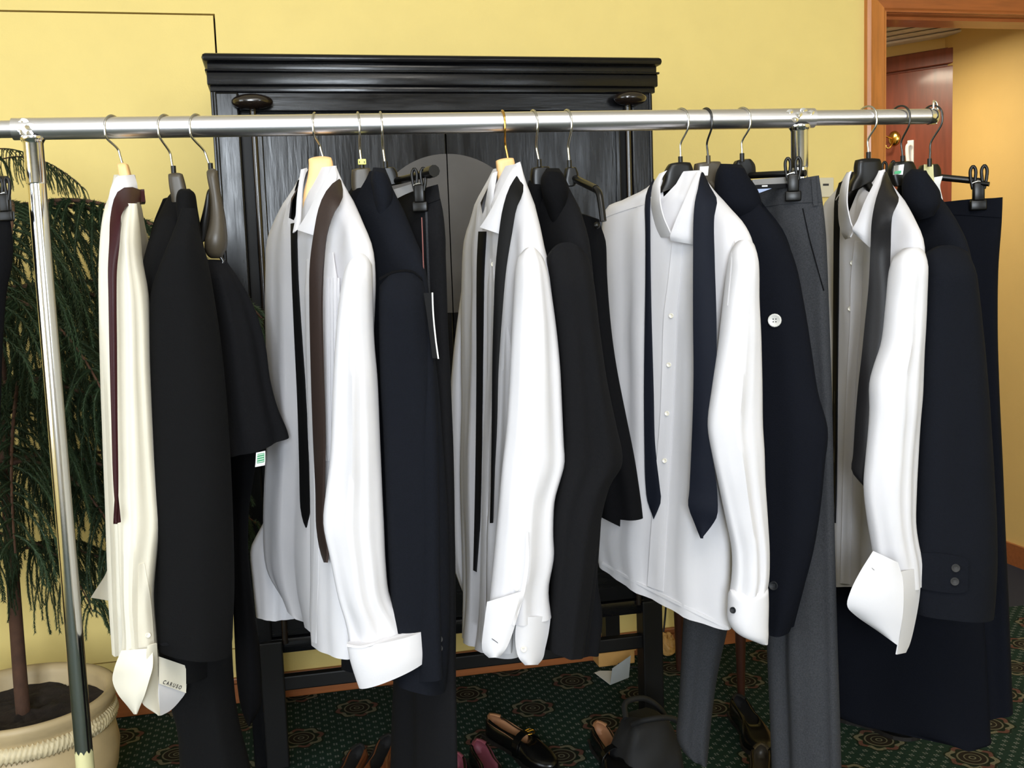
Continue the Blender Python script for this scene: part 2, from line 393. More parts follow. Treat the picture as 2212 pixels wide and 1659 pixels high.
# patterned carpet
def carpet():
    m = bpy.data.materials.new('carpet_patterned'); m.use_nodes = True; nt = m.node_tree; L = nt.links
    b = nt.nodes['Principled BSDF']; b.inputs['Roughness'].default_value = 0.97; b.inputs['Specular IOR Level'].default_value = 0.1
    def mt(op, a, c=None, d=None):
        n = nt.nodes.new('ShaderNodeMath'); n.operation = op
        for i, x in enumerate((a, c, d)):
            if x is None: continue
            if isinstance(x, (int, float)): n.inputs[i].default_value = x
            else: L.new(x, n.inputs[i])
        return n.outputs[0]
    tc = nt.nodes.new('ShaderNodeTexCoord'); sp = nt.nodes.new('ShaderNodeSeparateXYZ'); L.new(tc.outputs['Object'], sp.inputs[0])
    X, Y = sp.outputs[0], sp.outputs[1]
    def lattice(ax, ay, ox, oy):       # distance vector to the nearest point of a staggered lattice
        res = []
        for sh in (0.0, 0.5):
            u = mt('ADD', mt('DIVIDE', mt('SUBTRACT', X, ox), ax), sh+0.5); v = mt('ADD', mt('DIVIDE', mt('SUBTRACT', Y, oy), ay), sh+0.5)
            dx = mt('MULTIPLY', mt('SUBTRACT', mt('FRACT', u), 0.5), ax); dy = mt('MULTIPLY', mt('SUBTRACT', mt('FRACT', v), 0.5), ay)
            res.append((dx, dy, mt('SQRT', mt('ADD', mt('MULTIPLY', dx, dx), mt('MULTIPLY', dy, dy)))))
        return res
    def mixc(fac, a, c):
        n = nt.nodes.new('ShaderNodeMix'); n.data_type = 'RGBA'; L.new(fac, n.inputs[0])
        for k, x in ((6, a), (7, c)):
            if isinstance(x, tuple): n.inputs[k].default_value = x
            else: L.new(x, n.inputs[k])
        return n.outputs[2]
    def noise_(sc, det=3):
        n = nt.nodes.new('ShaderNodeTexNoise'); n.inputs['Scale'].default_value = sc; n.inputs['Detail'].default_value = det
        L.new(tc.outputs['Object'], n.inputs['Vector']); return n.outputs['Fac']
    n1 = noise_(220); n2 = noise_(14)
    col = mixc(n1, lin((16, 31, 25)), lin((36, 58, 48)))
    # small florets: crosses of four dots
    fl = lattice(0.042, 0.040, 0.012, 0.01)
    dots = None
    for dx, dy, r in fl:
        ax = mt('SUBTRACT', mt('ABSOLUTE', dx), 0.0036); ay = mt('SUBTRACT', mt('ABSOLUTE', dy), 0.0036)
        q = mt('SQRT', mt('ADD', mt('MULTIPLY', ax, ax), mt('MULTIPLY', ay, ay)))
        s = mt('LESS_THAN', q, 0.0027); dots = s if dots is None else mt('MAXIMUM', dots, s)
    dots = mt('MULTIPLY', dots, mt('GREATER_THAN', n1, 0.40))
    col = mixc(dots, col, mixc(n2, lin((94, 106, 106)), lin((126, 124, 116))))
    for dx, dy, r in lattice(0.355, 0.336, 0.177, 3.21):
        ang = mt('ARCTAN2', dy, dx)
        rim = mt('ADD', 0.064, mt('MULTIPLY', mt('SINE', mt('MULTIPLY', ang, 8.0)), 0.0045))
        col = mixc(mt('LESS_THAN', r, mt('ADD', rim, 0.006)), col, lin((24, 34, 24)))
        band = mt('MULTIPLY', mt('LESS_THAN', r, rim), mt('GREATER_THAN', r, mt('SUBTRACT', rim, 0.013)))
        bc = mixc(mt('GREATER_THAN', mt('SINE', mt('ADD', mt('MULTIPLY', ang, 4.0), 1.0)), 0.25), lin((104, 100, 82)), lin((92, 62, 54)))
        col = mixc(mt('MULTIPLY', band, mt('GREATER_THAN', n1, 0.36)), col, bc)
        col = mixc(mt('LESS_THAN', r, 0.043), col, lin((36, 30, 24)))
        for a, c in ((0.036, 0.0405), (0.020, 0.023), (0.006, 0.010)):
            col = mixc(mt('MULTIPLY', mt('LESS_THAN', r, c), mt('GREATER_THAN', r, a)), col, lin((96, 94, 76)))
    L.new(col, b.inputs['Base Color'])
    bp = nt.nodes.new('ShaderNodeBump'); bp.inputs['Strength'].default_value = 0.5; bp.inputs['Distance'].default_value = 0.003
    L.new(noise_(500), bp.inputs['Height']); L.new(bp.outputs[0], b.inputs['Normal'])
    return m
struct(boxo('floor', (XL, YF, -0.06), (XR, YW+0.02, 0.0), carpet()))
struct(boxo('floor', (xa-1.6, YW+0.02, -0.06), (XR, 7.4, 0.0), M_navyfl))
struct(boxo('ceiling', (XL, YF, ZC), (XR, YW+tk, ZC+0.1), M_ceil))
mb = MB()
def wb(x0, x1, z0, z1, y0=YW, y1=None):
    y1 = YW+tk if y1 is None else y1
    mb.box(((x0+x1)/2, (y0+y1)/2, (z0+z1)/2), x1-x0, y1-y0, z1-z0)
wb(XL, jl, 0, ZC); wb(jl, jr, jt, ZC); wb(jl, jr, 0, jb); wb(jr, xa, 0, ZC); wb(xa, xb, zh, ZC); wb(xb, XR, 0, ZC)
struct(mb.build('wall_back', M_wall))
struct(boxo('door_1', (jl+0.005, YW, jb+0.004), (jr-0.0055, YW+0.04, jt-0.0055), M_wall))
struct(boxo('trim_1', (jl, YW+0.06, jb), (jr, YW+0.1, jt), M_gap))
mb = MB()
for y0, y1, z0, z1 in ((YF, LW[0], 0, ZC), (LW[0], LW[1], 0, LWZ[0]), (LW[0], LW[1], LWZ[1], ZC), (LW[1], YW+tk, 0, ZC)): mb.box((XL-0.06, (y0+y1)/2, (z0+z1)/2), 0.12, y1-y0, z1-z0)
struct(mb.build('wall_left', M_wall))
mb = MB(); zc = (LWZ[0]+LWZ[1])/2; yc = (LW[0]+LW[1])/2
for y in (LW[0]+0.03, LW[0]+1.0, LW[0]+2.0, LW[1]-0.03): mb.box((XL-0.06, y, zc), 0.07, 0.06, LWZ[1]-LWZ[0])
for z in (LWZ[0]+0.03, LWZ[1]-0.03): mb.box((XL-0.06, yc, z), 0.07, LW[1]-LW[0], 0.06)
struct(mb.build('window_3', M_ceil))  # sash of the added left window, out of view
struct(boxo('wall_right', (XR, YF, 0), (XR+0.12, 7.4, ZC), M_wall))
mb = MB(); e0 = XL
for a, b in WINS:
    wb(e0, a, 0, ZC, YF-0.14, YF); wb(a, b, 0, WZ[0], YF-0.14, YF); wb(a, b, WZ[1], ZC, YF-0.14, YF); e0 = b
wb(e0, XR, 0, ZC, YF-0.14, YF)
struct(mb.build('wall_front', M_wfront))
for k, (a, b) in enumerate(WINS):           # sash frames with one mullion in each window behind the camera
    mb = MB(); zc = (WZ[0]+WZ[1])/2
    for x in (a+0.03, b-0.03): mb.box((x, YF-0.06, zc), 0.06, 0.07, WZ[1]-WZ[0])
    mb.box(((a+b)/2, YF-0.06, zc), 0.05, 0.06, WZ[1]-WZ[0]-0.1)
    for z in (WZ[0]+0.03, WZ[1]-0.03): mb.box(((a+b)/2, YF-0.06, z), b-a, 0.07, 0.06)
    struct(mb.build('window_%d' % (k+1), M_ceil))
bz = float(W(614, 1450)[2])
cl = float(W(1866.5, 200)[0])
mb = MB(); mb.box(((XL+cl)/2, YW-0.008, bz/2), cl-XL, 0.016, bz, bev=0.004); mb.box(((XL+cl)/2, YW-0.006, bz-0.018), cl-XL, 0.02, 0.012, bev=0.005)
struct(mb.build('baseboard_back', M_base))
# door casing with mitred head, lining behind it
cw = xa-cl
def casing_leg():
    v = []; prof = [(0, 0.0), (0, 0.020), (0.012, 0.026), (0.02, 0.022), (cw-0.012, 0.022), (cw-0.006, 0.017), (cw, 0.017), (cw, 0.0)]
    f = []; n = len(prof)
    for z in (0, 1):
        for t, o in prof: v.append((cl+t, YW-o, 0 if z == 0 else zh+(cw-t)))
    for i in range(n): f.append((i, (i+1) % n, n+(i+1) % n, n+i))
    f += [tuple(range(n)), tuple(range(2*n-1, n-1, -1))]
    return v, f, prof
v, f, prof = casing_leg()
struct(sharp(obj('trim_2', v, f, M_trim), 30))
v = []; n = len(prof); f = []
for s in (0, 1):
    for t, o in prof: v.append((cl+t if s == 0 else xb+(cw-t), YW-o, zh+(cw-t)))
for i in range(n): f.append((i, (i+1) % n, n+(i+1) % n, n+i))
f += [tuple(range(n)), tuple(range(2*n-1, n-1, -1))]
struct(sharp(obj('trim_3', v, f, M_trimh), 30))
mb = MB(); mb.box((xa-0.006, YW+tk/2, zh/2), 0.012, tk, zh); mb.box(((xa+xb)/2, YW+tk/2, zh+0.004), xb-xa, tk, 0.012)
mb.box(((xa+xb)/2, YW+0.06, zh-0.006), xb-xa, 0.045, 0.014)
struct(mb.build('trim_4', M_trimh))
# vestibule: right-hand wall with its skirting, and the panelled wall of the corridor behind
q = ray(1972, 500); yv = float(q[1]/q[0]*xb)
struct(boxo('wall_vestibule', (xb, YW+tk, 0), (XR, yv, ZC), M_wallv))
q = ray(2176, 1169); bzv = float(CAM[2]+q[2]*(xb/q[0]))
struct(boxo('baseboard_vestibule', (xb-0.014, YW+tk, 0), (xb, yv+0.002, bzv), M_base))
A1 = CAM+ray(1909, 125)*5.0; q = ray(1971, 115); A2 = CAM+q*((A1[2]-CAM[2])/q[2])
hd = A2-A1; hd[2] = 0; hd /= np.linalg.norm(hd); hn = np.array([hd[1], -hd[0], 0.0])
if hn @ (CAM-A1) < 0: hn = -hn
def hz(px, py):
    q = ray(px, py); return float((CAM+q*(((A1-CAM) @ hn)/(q @ hn)))[2])
zm, zy, zt = float(A1[2]), hz(1909, 103), hz(1909, 75)
zmid = hz(1909, 163)
ax = (hd, -hn, np.array([0, 0, 1.0])); C0 = np.array([A1[0], A1[1], 0.0])+hd*0.1
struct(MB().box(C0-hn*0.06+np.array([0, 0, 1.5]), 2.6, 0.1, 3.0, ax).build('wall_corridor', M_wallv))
mb = MB(); mb.box(C0+np.array([0, 0, (zmid+zm)/2]), 2.4, 0.05, zm-zmid-0.012, ax, 0.004)
mb.box(C0+np.array([0, 0, (zmid-0.004)/2]), 2.4, 0.05, zmid-0.004, ax, 0.004); mb.box(C0-hn*0.012+np.array([0, 0, zm/2]), 2.4, 0.03, zm, ax)
struct(mb.build('wall_panelled', M_mahog))
mb = MB(); H = zt-zy
for k in range(4): mb.box(C0+hn*(0.02+0.022*k)+np.array([0, 0, zy+H*(k+0.5)/4]), 2.6, 0.08+0.02*k, H/4-0.003, ax, 0.006)
struct(mb.build('trim_5', M_crown))
struct(boxo('ceiling', (xa-1.6, YW+tk, zt), (xb+0.0, 7.4, zt+0.06), M_ceil))
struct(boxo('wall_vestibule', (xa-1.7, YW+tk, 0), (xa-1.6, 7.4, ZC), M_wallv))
# brass coat hook on the panelled wall
def hp(px, py, o=0.03):
    q = ray(px, py); return CAM+q*(((A1+hn*o-CAM) @ hn)/(q @ hn))
k = thing('coat_hook', 'brass double coat hook with round rose on the mahogany panelling beyond the door', 'hook', hp(1932, 300))
v, f = lathe_vf([(0.0001, 0.014), (0.016, 0.012), (0.026, 0.006), (0.03, 0.0), (0.0001, 0.0)], (0, 0, 0), 24)
c = hp(1932, 299, 0.026); v = [c+hd*a[0]+np.array([0, 0, 1.2])*a[1]+hn*a[2] for a in np.array(v)]
obj('rose', v, f, M_gold, k)
tube('upper_hook', [hp(1930, 298, 0.035), hp(1920, 297, 0.06), hp(1910, 292, 0.075), hp(1906, 286, 0.08)], 0.004, M_gold, k)
tube('lower_hook', [hp(1930, 303, 0.035), hp(1926, 313, 0.055), hp(1920, 320, 0.065), hp(1914, 318, 0.07), hp(1914, 314, 0.07)], 0.004, M_gold, k)
k = thing('wall_bracket', 'slim white bracket mounted on the mahogany panelling right of the brass hook', 'bracket', hp(1965, 330))
tube('arm', [hp(1967, 312, 0.05), hp(1961, 314, 0.06), hp(1961, 345, 0.06), hp(1966, 372, 0.05)], 0.009, M_paper, k)
boxk = MB().box(hp(1967, 340, 0.03), 0.03, 0.01, 0.16, ax, 0.003).build('plate', M_paper, k)
# light switch on the back wall
c = W(1783, 405, 0.006); k = thing('wall_switch', 'cream wall switch plate between the grey trousers and the rightmost shirt', 'switch', c)
MB().box(c, 0.06, 0.012, 0.068, bev=0.003).build('plate', M_switch, k)
MB().box(W(1784, 399, 0.0125), 0.022, 0.002, 0.007).build('slot', M_ink, k)

# ================================================================== garment rack
def rp(px, dz=0.0):
    p = P(px, 264); return np.array([p[0], p[1], RC[2]+dz])
rk = thing('garment_rack', 'chrome tube garment rack carrying suits, shirts and ties', 'rack', (rp(900)[0], rp(900)[1], 0))
def mid(n): return 0
cyl('rail', rp(27), rp(1757), 0.0180, M_rail, rk, 40)
cyl('rail_extension', rp(-330), rp(30), 0.0142, M_rail, rk, 32)
cyl('rail_extension', rp(1752), rp(2016), 0.0142, M_rail, rk, 32)
for px, nm in ((68, 'l'), (1727, 'r')):
    t = rp(px)
    def rad(r0_, k): return r0_
    v, f = lathe_vf([(0.0195, -0.0125), (0.0205, -0.016), (0.0178, -0.020), (0.0158, -0.024), (0.0158, -0.088), (0.0150, -0.090)], t, 32)
    j = obj('tee_joint', v, f, M_chrome, rk)
    bm_ = MB()                                             # crimp dents where the tee was welded
    for i in range(5):
        a = RT*(rnd.uniform(-0.026, 0.022))+np.array([0, 0, rnd.uniform(-0.008, 0.012)])
        c = t+a-RN*math.sqrt(max(0.0180**2-a[2]**2, 0))
        v2, f2 = lathe_vf([(0.0001, 0.0010), (0.003, 0.0007), (0.0060, 0.0)], (0, 0, 0), 10)
        v2 = [c+RT*q_[0]*rnd.uniform(0.7, 1.5)+np.array([0, 0, 1])*q_[1]-RN*q_[2] for q_ in np.array(v2)]
        bm_.add(v2, f2)
    bm_.build('weld', M_chrome, j, True)
    p = cyl('post', t+np.array([0, 0, -0.085]), np.array([t[0], t[1], 0.075]), 0.0150, M_chrome, rk, 32)
    if px == 68:
        # strip of masking tape low on the post
        zt_ = float(P(165, 1622)[2]); hh = 0.26
        v = []; f = []
        for i, z in enumerate((zt_, zt_-0.02, zt_-0.05, zt_-hh)):
            for k_ in range(25):
                a = math.radians(-175+260*k_/24); off = 0.004*math.sin(k_*1.9)*(i == 0)
                v.append(t*[1, 1, 0]+RT*math.cos(a)*0.0154+RN*math.sin(a)*0.0154+np.array([0, 0, z+off]))
        for i in range(3):
            for k_ in range(24): f.append((i*25+k_, i*25+k_+1, (i+1)*25+k_+1, (i+1)*25+k_))
        obj('tape', v, f, M_tape, p)
    cyl('foot_bar', np.array([t[0], t[1], 0.09])-RN*0.27, np.array([t[0], t[1], 0.09])+RN*0.27, 0.016, M_chrome, rk, 24)
    for s in (-1, 1):
        c = np.array([t[0], t[1], 0.03])+RN*0.25*s
        w = cyl('castor', c-RT*0.012, c+RT*0.012, 0.03, M_plastic, rk, 20); cyl('stem', c+np.array([0, 0, 0.02]), c+np.array([0, 0, 0.07]), 0.006, M_steel, w, 10)
cyl('base_bar', np.array([*rp(68)[:2], 0.09]), np.array([*rp(1727)[:2], 0.09]), 0.014, M_chrome, rk, 24)
ec = rp(2018)
v, f = lathe_vf([(0.0001, 0.006), (0.012, 0.005), (0.0152, 0.0), (0.0152, -0.012)], (0, 0, 0), 24)
e = obj('end_cap', [ec+RT*a[2]+RN*a[0]+np.array([0, 0, 1])*a[1] for a in np.array(v)], f, M_chrome, rk)
tube('stop_loop', [ec+np.array([0, 0, 0.012])-RT*0.004-RN*0.004, ec+np.array([0, 0, 0.024])-RT*0.004-RN*0.004, ec+np.array([0, 0, 0.028]), ec+np.array([0, 0, 0.023])+RT*0.005, ec+np.array([0, 0, 0.0])+RT*0.006, ec+np.array([0, 0, -0.014])+RT*0.004], 0.0022, M_chrome, e)

# ================================================================== lacquered cabinet
CO = 0.50; CY = YW-CO
def cz(px, py, o=CO): return float(W(px, py, o)[2])
def cx(px, py=600, o=CO): return float(W(px, py, o)[0])
cL, cR = cx(480, 600), cx(1417, 300)
cab = thing('cabinet', 'tall black lacquered cabinet with round metal plate, standing against the yellow wall behind the rack', 'cabinet', ((cL+cR)/2, CY+0.24, 0))
zt0 = cz(475, 117.5); z1 = cz(475, 136); z2 = cz(475, 151); z3 = cz(475, 156); z4 = cz(475, 185); z5 = cz(475, 198); z6 = cz(545, 240)
zbot = cz(612, 1411); zap = cz(612, 1379)
MB().box(((cL+cR)/2, CY+0.245, (zbot+z5)/2+0.02), cR-cL-0.03, 0.42, z5-zbot-0.04).build('carcass', M_lacqm, cab)
cor = MB()
for a, b, o, bv in ((z1, zt0, 0.026, 0.011), (z2, z1, 0.006, 0.002), (z3, z2, 0.016, 0.003), (z4, z3, 0.010, 0.004), (z5, z4, 0.000, 0.002)):
    ov = o*0.6
    cor.box(((cL+cR)/2, CY+0.24-o/2, (a+b)/2), cR-cL+2*ov, 0.48+o, b-a, bev=bv)
sharp(cor.build('cornice', M_lacqh, cab, True), 40)
MB().box(((cL+cR)/2, CY+0.03, (z6+z5)/2), cR-cL-0.02, 0.05, z5-z6, bev=0.003).build('top_rail', M_lacqh, cab)
for s, a, b in ((0, 482, 540), (1, 1372, 1417)):
    x0, x1 = cx(a), cx(b)
    MB().box(((x0+x1)/2, CY+0.025, z5/2), x1-x0, 0.055, z5, bev=0.006).build('stile', M_lacq, cab)
    for xx in ((x0+0.009, x0+0.002) if s == 0 else (x1-0.009,)):
        MB().box((xx, CY-0.003, (z5+zbot)/2), 0.008, 0.012, z5-zbot, bev=0.003).build('bead', M_lacq, cab)
    # rear leg
    MB().box(((cL+0.03) if s == 0 else (cR-0.03), CY+0.45, z5/2), 0.05, 0.05, z5).build('rear_leg', M_lacqm, cab)
dl0, dl1, dr0, dr1 = cx(560), cx(974.2), cx(976.6), cx(1345)
zd = cz(700, 1235)
pc = W(975, 505, CO+0.012); pr = float(W(1140, 505, CO)[0]-W(975, 505, CO)[0])
for s, (x0, x1) in enumerate(((dl0, dl1), (dr0, dr1))):
    sx = cx(586) if s == 0 else cx(1335)
    d = MB().box(((x0+x1)/2, CY+0.010, (zd+z6-0.006)/2), x1-x0, 0.02, z6-0.006-zd, bev=0.002).build('door', M_lacq, cab)
    fr = MB()
    if s == 0: fr.box(((x0+sx)/2, CY-0.002, (zd+z6-0.006)/2), sx-x0, 0.012, z6-0.006-zd, bev=0.003)
    else: fr.box(((x1+sx)/2, CY-0.002, (zd+z6-0.006)/2), x1-sx, 0.012, z6-0.006-zd, bev=0.003)
    fr.box(((x0+x1)/2, CY-0.002, z6-0.022), x1-x0-0.002, 0.012, 0.03, bev=0.003)
    fr.build('door_frame', M_lacq, d)
    mx = dl1 if s == 0 else dr0                     # half plate on each door
    v = []; f = []; N = 40
    for o in (0.0, 0.004):
        for i in range(N+1):
            a = math.pi/2+math.pi*i/N*(1 if s == 0 else -1)
            v.append((mx+math.cos(a)*pr*(1 if True else 1), CY-0.0005-o, pc[2]+math.sin(a)*pr))
    f.append(tuple(range(N+1))); f.append(tuple(range(2*N+1, N, -1)))
    for i in range(N+1): f.append((i, (i+1) % (N+1), N+1+(i+1) % (N+1), N+1+i))
    obj('metal_plate', v, f, M_plate, d, False)
for kx, ky, w_, h_ in ((545, 220, 43, 16.5), (1361.5, 212.5, 36, 15)):
    c = W(kx, ky, CO+0.03); r = w_*pxsize(c); rv = h_*pxsize(c)
    x = float(c[0]); rod = cyl('pivot_rod', (x, CY-0.006, zbot+0.03), (x, CY-0.006, c[2]-rv*0.6), 0.0085, M_knob, cab, 16)
    v = []; f = []; NU, NV = 32, 14
    for i in range(NV+1):
        t = math.pi*i/NV
        for k_ in range(NU):
            a = 2*math.pi*k_/NU; lob = 1+0.02*math.cos(6*a)
            v.append((x+r*math.sin(t)**0.85*math.cos(a)*lob, c[1]+0.035*math.sin(t)**0.85*math.sin(a)*lob, c[2]+rv*math.cos(t)))
    for i in range(NV):
        for k_ in range(NU): f.append((i*NU+k_, i*NU+(k_+1) % NU, (i+1)*NU+(k_+1) % NU, (i+1)*NU+k_))
    obj('knob', v, f, M_knob, rod)
mb = MB(); mb.box(((cL+cR)/2, CY+0.02, (zd+zap)/2), cR-cL-0.1, 0.03, zd-zap-0.01); 
mb.build('drawer_front', M_lacqh, cab)
sharp(MB().box(((cL+cR)/2, CY+0.02, (zbot+zap)/2), cR-cL-0.1, 0.045, zap-zbot, bev=0.004).build('bottom_rail', M_lacqh, cab), 40)
xl0, xl1 = cx(567, 1500), cx(1428, 1400)
for x in (xl0+0.031, xl1-0.031):
    MB().box((x, CY+0.012, zbot/2+0.02), 0.062, 0.062, zbot+0.04, bev=0.004).build('leg', M_lacqm, cab)
sa, sb = cz(612, 1493), cz(612, 1462)
for yy in (CY+0.012, CY+0.44):
    MB().box(((xl0+xl1)/2, yy, (sa+sb)/2), xl1-xl0-0.1, 0.03, sb-sa, bev=0.004).build('stretcher', M_lacqm, cab)

# ================================================================== pine in its pot
q = ray(45, 1500); PC = CAM+q*(2.74/q[1]); pz = float(PC[2]); PR_ = float(np.linalg.norm(F(243, 1490, pz)-PC))
pot = thing('potted_pine', 'potted pine with drooping branches in a cream glazed pot, left of the rack', 'plant', (PC[0], PC[1], 0))
R_ = PR_; c0 = (PC[0], PC[1], 0)
prof = [(R_*0.62, 0.0), (R_*0.68, 0.0), (R_*0.80, pz*0.12), (R_*0.95, pz*0.38), (R_*0.985, pz*0.55), (R_*0.95, pz*0.70), (R_*0.90, pz*0.76), (R_*0.91, pz*0.84), (R_*0.97, pz*0.9), (R_, pz*0.955), (R_*0.995, pz*0.99), (R_*0.96, pz), (R_*0.90, pz*0.985), (R_*0.87, pz*0.94), (R_*0.86, pz*0.80), (R_*0.8, pz*0.5), (0.001, pz*0.45)]
obj('pot', *lathe_vf(prof, c0, 72), M_pot, pot)
def rope(name, rad, z, r, n, lobes=3):
    v = []; f = []; A, B = 360, 10
    for i in range(A):
        a = 2*math.pi*i/A
        for k_ in range(B):
            b = 2*math.pi*k_/B; rr = r*(1+0.28*math.cos(lobes*b-n*a))
            v.append((PC[0]+(rad+rr*math.cos(b))*math.cos(a), PC[1]+(rad+rr*math.cos(b))*math.sin(a), z+rr*1.25*math.sin(b)))
    for i in range(A):
        for k_ in range(B): f.append((i*B+k_, i*B+(k_+1) % B, ((i+1) % A)*B+(k_+1) % B, ((i+1) % A)*B+k_))
    return obj(name, v, f, M_potr, pot)
rope('rope_band', R_*0.915, pz*0.80, 0.0155, 117)
v = []; f = []
for i in range(17):
    rr = R_*0.865*i/16
    for k_ in range(48):
        a = 2*math.pi*k_/48; x, y = PC[0]+rr*math.cos(a), PC[1]+rr*math.sin(a)
        v.append((x, y, pz*0.86+0.012*noise.noise((x*18, y*18, 1))+0.008*noise.noise((x*60, y*60, 2))))
for i in range(16):
    for k_ in range(48): f.append((i*48+k_, i*48+(k_+1) % 48, (i+1)*48+(k_+1) % 48, (i+1)*48+k_))
obj('soil', v, f, M_soil, pot)
def pl(px, py, dy=0.0):
    q = ray(px, py); return CAM+q*((PC[1]+dy)/q[1])
trunk = [pl(52, 1560), pl(44, 1470), pl(28, 1250), pl(12, 1000), pl(4, 750), pl(-2, 500), pl(-8, 300)]
TP = catmull(trunk, 60)
tube('trunk', trunk, [0.018, 0.016, 0.013, 0.009, 0.004], M_bark, pot, n=60, seg=12)
def trunk_at(z):
    i = int(np.argmin(abs(TP[:, 2]-z))); return TP[i]
def make_branch(L, rise, drop, seed):
    r = random.Random(seed); ts = np.linspace(0, 1, 22)
    axis = np.stack([L*ts, 0.03*np.sin(ts*3+seed), rise*ts-drop*ts**2], 1)
    bv, bf = tube_vf(axis, [0.0055, 0.004, 0.002], 7)
    V = []; Fs = []
    def needle_rope(path, wid):
        n = len(path); T = np.gradient(path, axis=0); T /= np.linalg.norm(T, axis=1)[:, None]+1e-9
        tv, tf = tube_vf(path, [0.0022, 0.0018, 0.0008], 5, False); k = len(V); V.extend(tv); Fs.extend([tuple(i+k for i in q) for q in tf])
        for i in range(n):
            for j in range(9):
                a = 0; d = np.array([r.gauss(0, 1), r.gauss(0, 1), r.gauss(0, 1)]); d -= T[i]*(d @ T[i]); d /= np.linalg.norm(d)+1e-9
                ln = wid*r.uniform(0.7, 1.15); p = path[i]; tip = p+d*ln*0.75+T[i]*ln*0.9; s = np.cross(d, T[i])*0.0014
                k = len(V); V.extend([p+s, p-s, tip]); Fs.append((k, k+1, k+2))
    needle_rope(axis[4:], 0.010)
    t = 0.12
    while t < 1.0:
        for sd in (-1, 1):
            tt = min(1.0, t+r.uniform(-0.01, 0.01)); i = tt*21; i0 = min(int(i), 20); p = lerp(axis[i0], axis[i0+1], i-i0)
            ln = (0.26*math.sin(math.pi*min(1, 0.18+0.75*tt))**0.7+0.02)*r.uniform(0.8, 1.12)
            s = np.linspace(0, 1, max(10, int(ln/0.0045))); out = r.uniform(0.35, 0.62)
            path = p+np.stack([ln*(0.30*s+0.06*np.sin(s*4+r.uniform(0, 6))*s), sd*ln*out*(1-(1-s)**1.8)*0.75, ln*(0.10*s-0.92*s**1.45)], 1)
            needle_rope(path, 0.0115)
        t += r.uniform(0.034, 0.046)
    return bv, bf, V, Fs
VAR = []
for k_ in range(4):
    bv, bf, V, Fs = make_branch(0.52+0.05*k_, 0.12+0.05*(k_ % 2), 0.30+0.04*k_, 11+k_)
    me1 = bpy.data.meshes.new('branch'); me1.from_pydata([tuple(x) for x in bv], [], bf); me1.materials.append(M_bark); me1.shade_smooth()
    me2 = bpy.data.meshes.new('foliage'); me2.from_pydata([tuple(x) for x in V], [], Fs); me2.materials.append(M_leaf)
    VAR.append((me1, me2))
def branch(z, az, sc, var, tilt=0.0):
    p = trunk_at(z); rt = ROOT[pot]
    o = bpy.data.objects.new('branch', VAR[var][0]); COL.objects.link(o); o.parent = pot; o.location = p-rt
    o.rotation_euler = (0, tilt, math.radians(az)); o.scale = (sc, sc, sc)
    f_ = bpy.data.objects.new('foliage', VAR[var][1]); COL.objects.link(f_); f_.parent = o; f_['kind'] = 'stuff'
zpx = lambda py: float(pl(10, py)[2])
rb = random.Random(3)
for py, azs, sc in ((330, (-20, 60, 130, 200, 270), 0.34), (455, (-16, 70, 110, 170, 215, 280, 325), 1.08), (640, (-34, -6, 75, 140, 200, 260, 300), 1.05),
                    (830, (-18, 60, 95, 165, 225, 290, 322), 1.0), (1010, (-28, 2, 60, 80, 150, 210, 275, 315), 0.86), (1180, (-8, 50, 120, 190, 250, 310), 0.62)):
    for a in azs: branch(zpx(py)+rb.uniform(-0.01, 0.01), a+rb.uniform(-6, 6), sc*rb.uniform(0.92, 1.06), rb.randrange(4))
# ================================================================== hangers
def hook(parent, px, neck, wm, phi, name='hook', rad=0.0019):
    C = rp(px); N = P(*neck); a = -RN*math.cos(math.radians(phi))+RT*math.sin(math.radians(phi)); z = np.array([0, 0, 1.0])
    C = C+z*(-0.0014); B = lerp(N, C+z*-0.012, 0.50)
    pts = [N, lerp(N, B, 0.5), B, C+a*0.0195-z*0.016, C+a*0.0213-z*0.004]
    for t in (20, 50, 80, 110, 140, 170, 195): pts.append(C+(a*math.cos(math.radians(t))+z*math.sin(math.radians(t)))*0.0213)
    return tube(name, pts, rad, wm, parent, n=46, seg=8)
def arms(parent, nk, L, R, dL, dR, m, r=0.006):
    n = P(*nk); a = P(L[0], L[1], dL); b = P(R[0], R[1], dR)
    for e in (lerp(n, a, 0.72), lerp(n, b, 0.66)):
        e = e-np.array([0, 0, 0.03])
        mid = lerp(n, e, 0.5)+np.array([0, 0, 0.004]); tube('arm', [n, mid, e], [r, r*1.1, r*0.8], m, parent, n=12, seg=8)
GH = 'hangers on the chrome rail'
def hanger(name, label, px, neck, wm, phi):
    n = P(*neck); h = thing(name, label, 'hanger', n, GH); hook(h, px, neck, wm, phi); return h
def collarlet(h, neck, m, r=0.0042, L=0.009):
    n = P(*neck); cyl('ferrule', n+np.array([0, 0, L]), n-np.array([0, 0, 0.006]), r, m, h, 12)
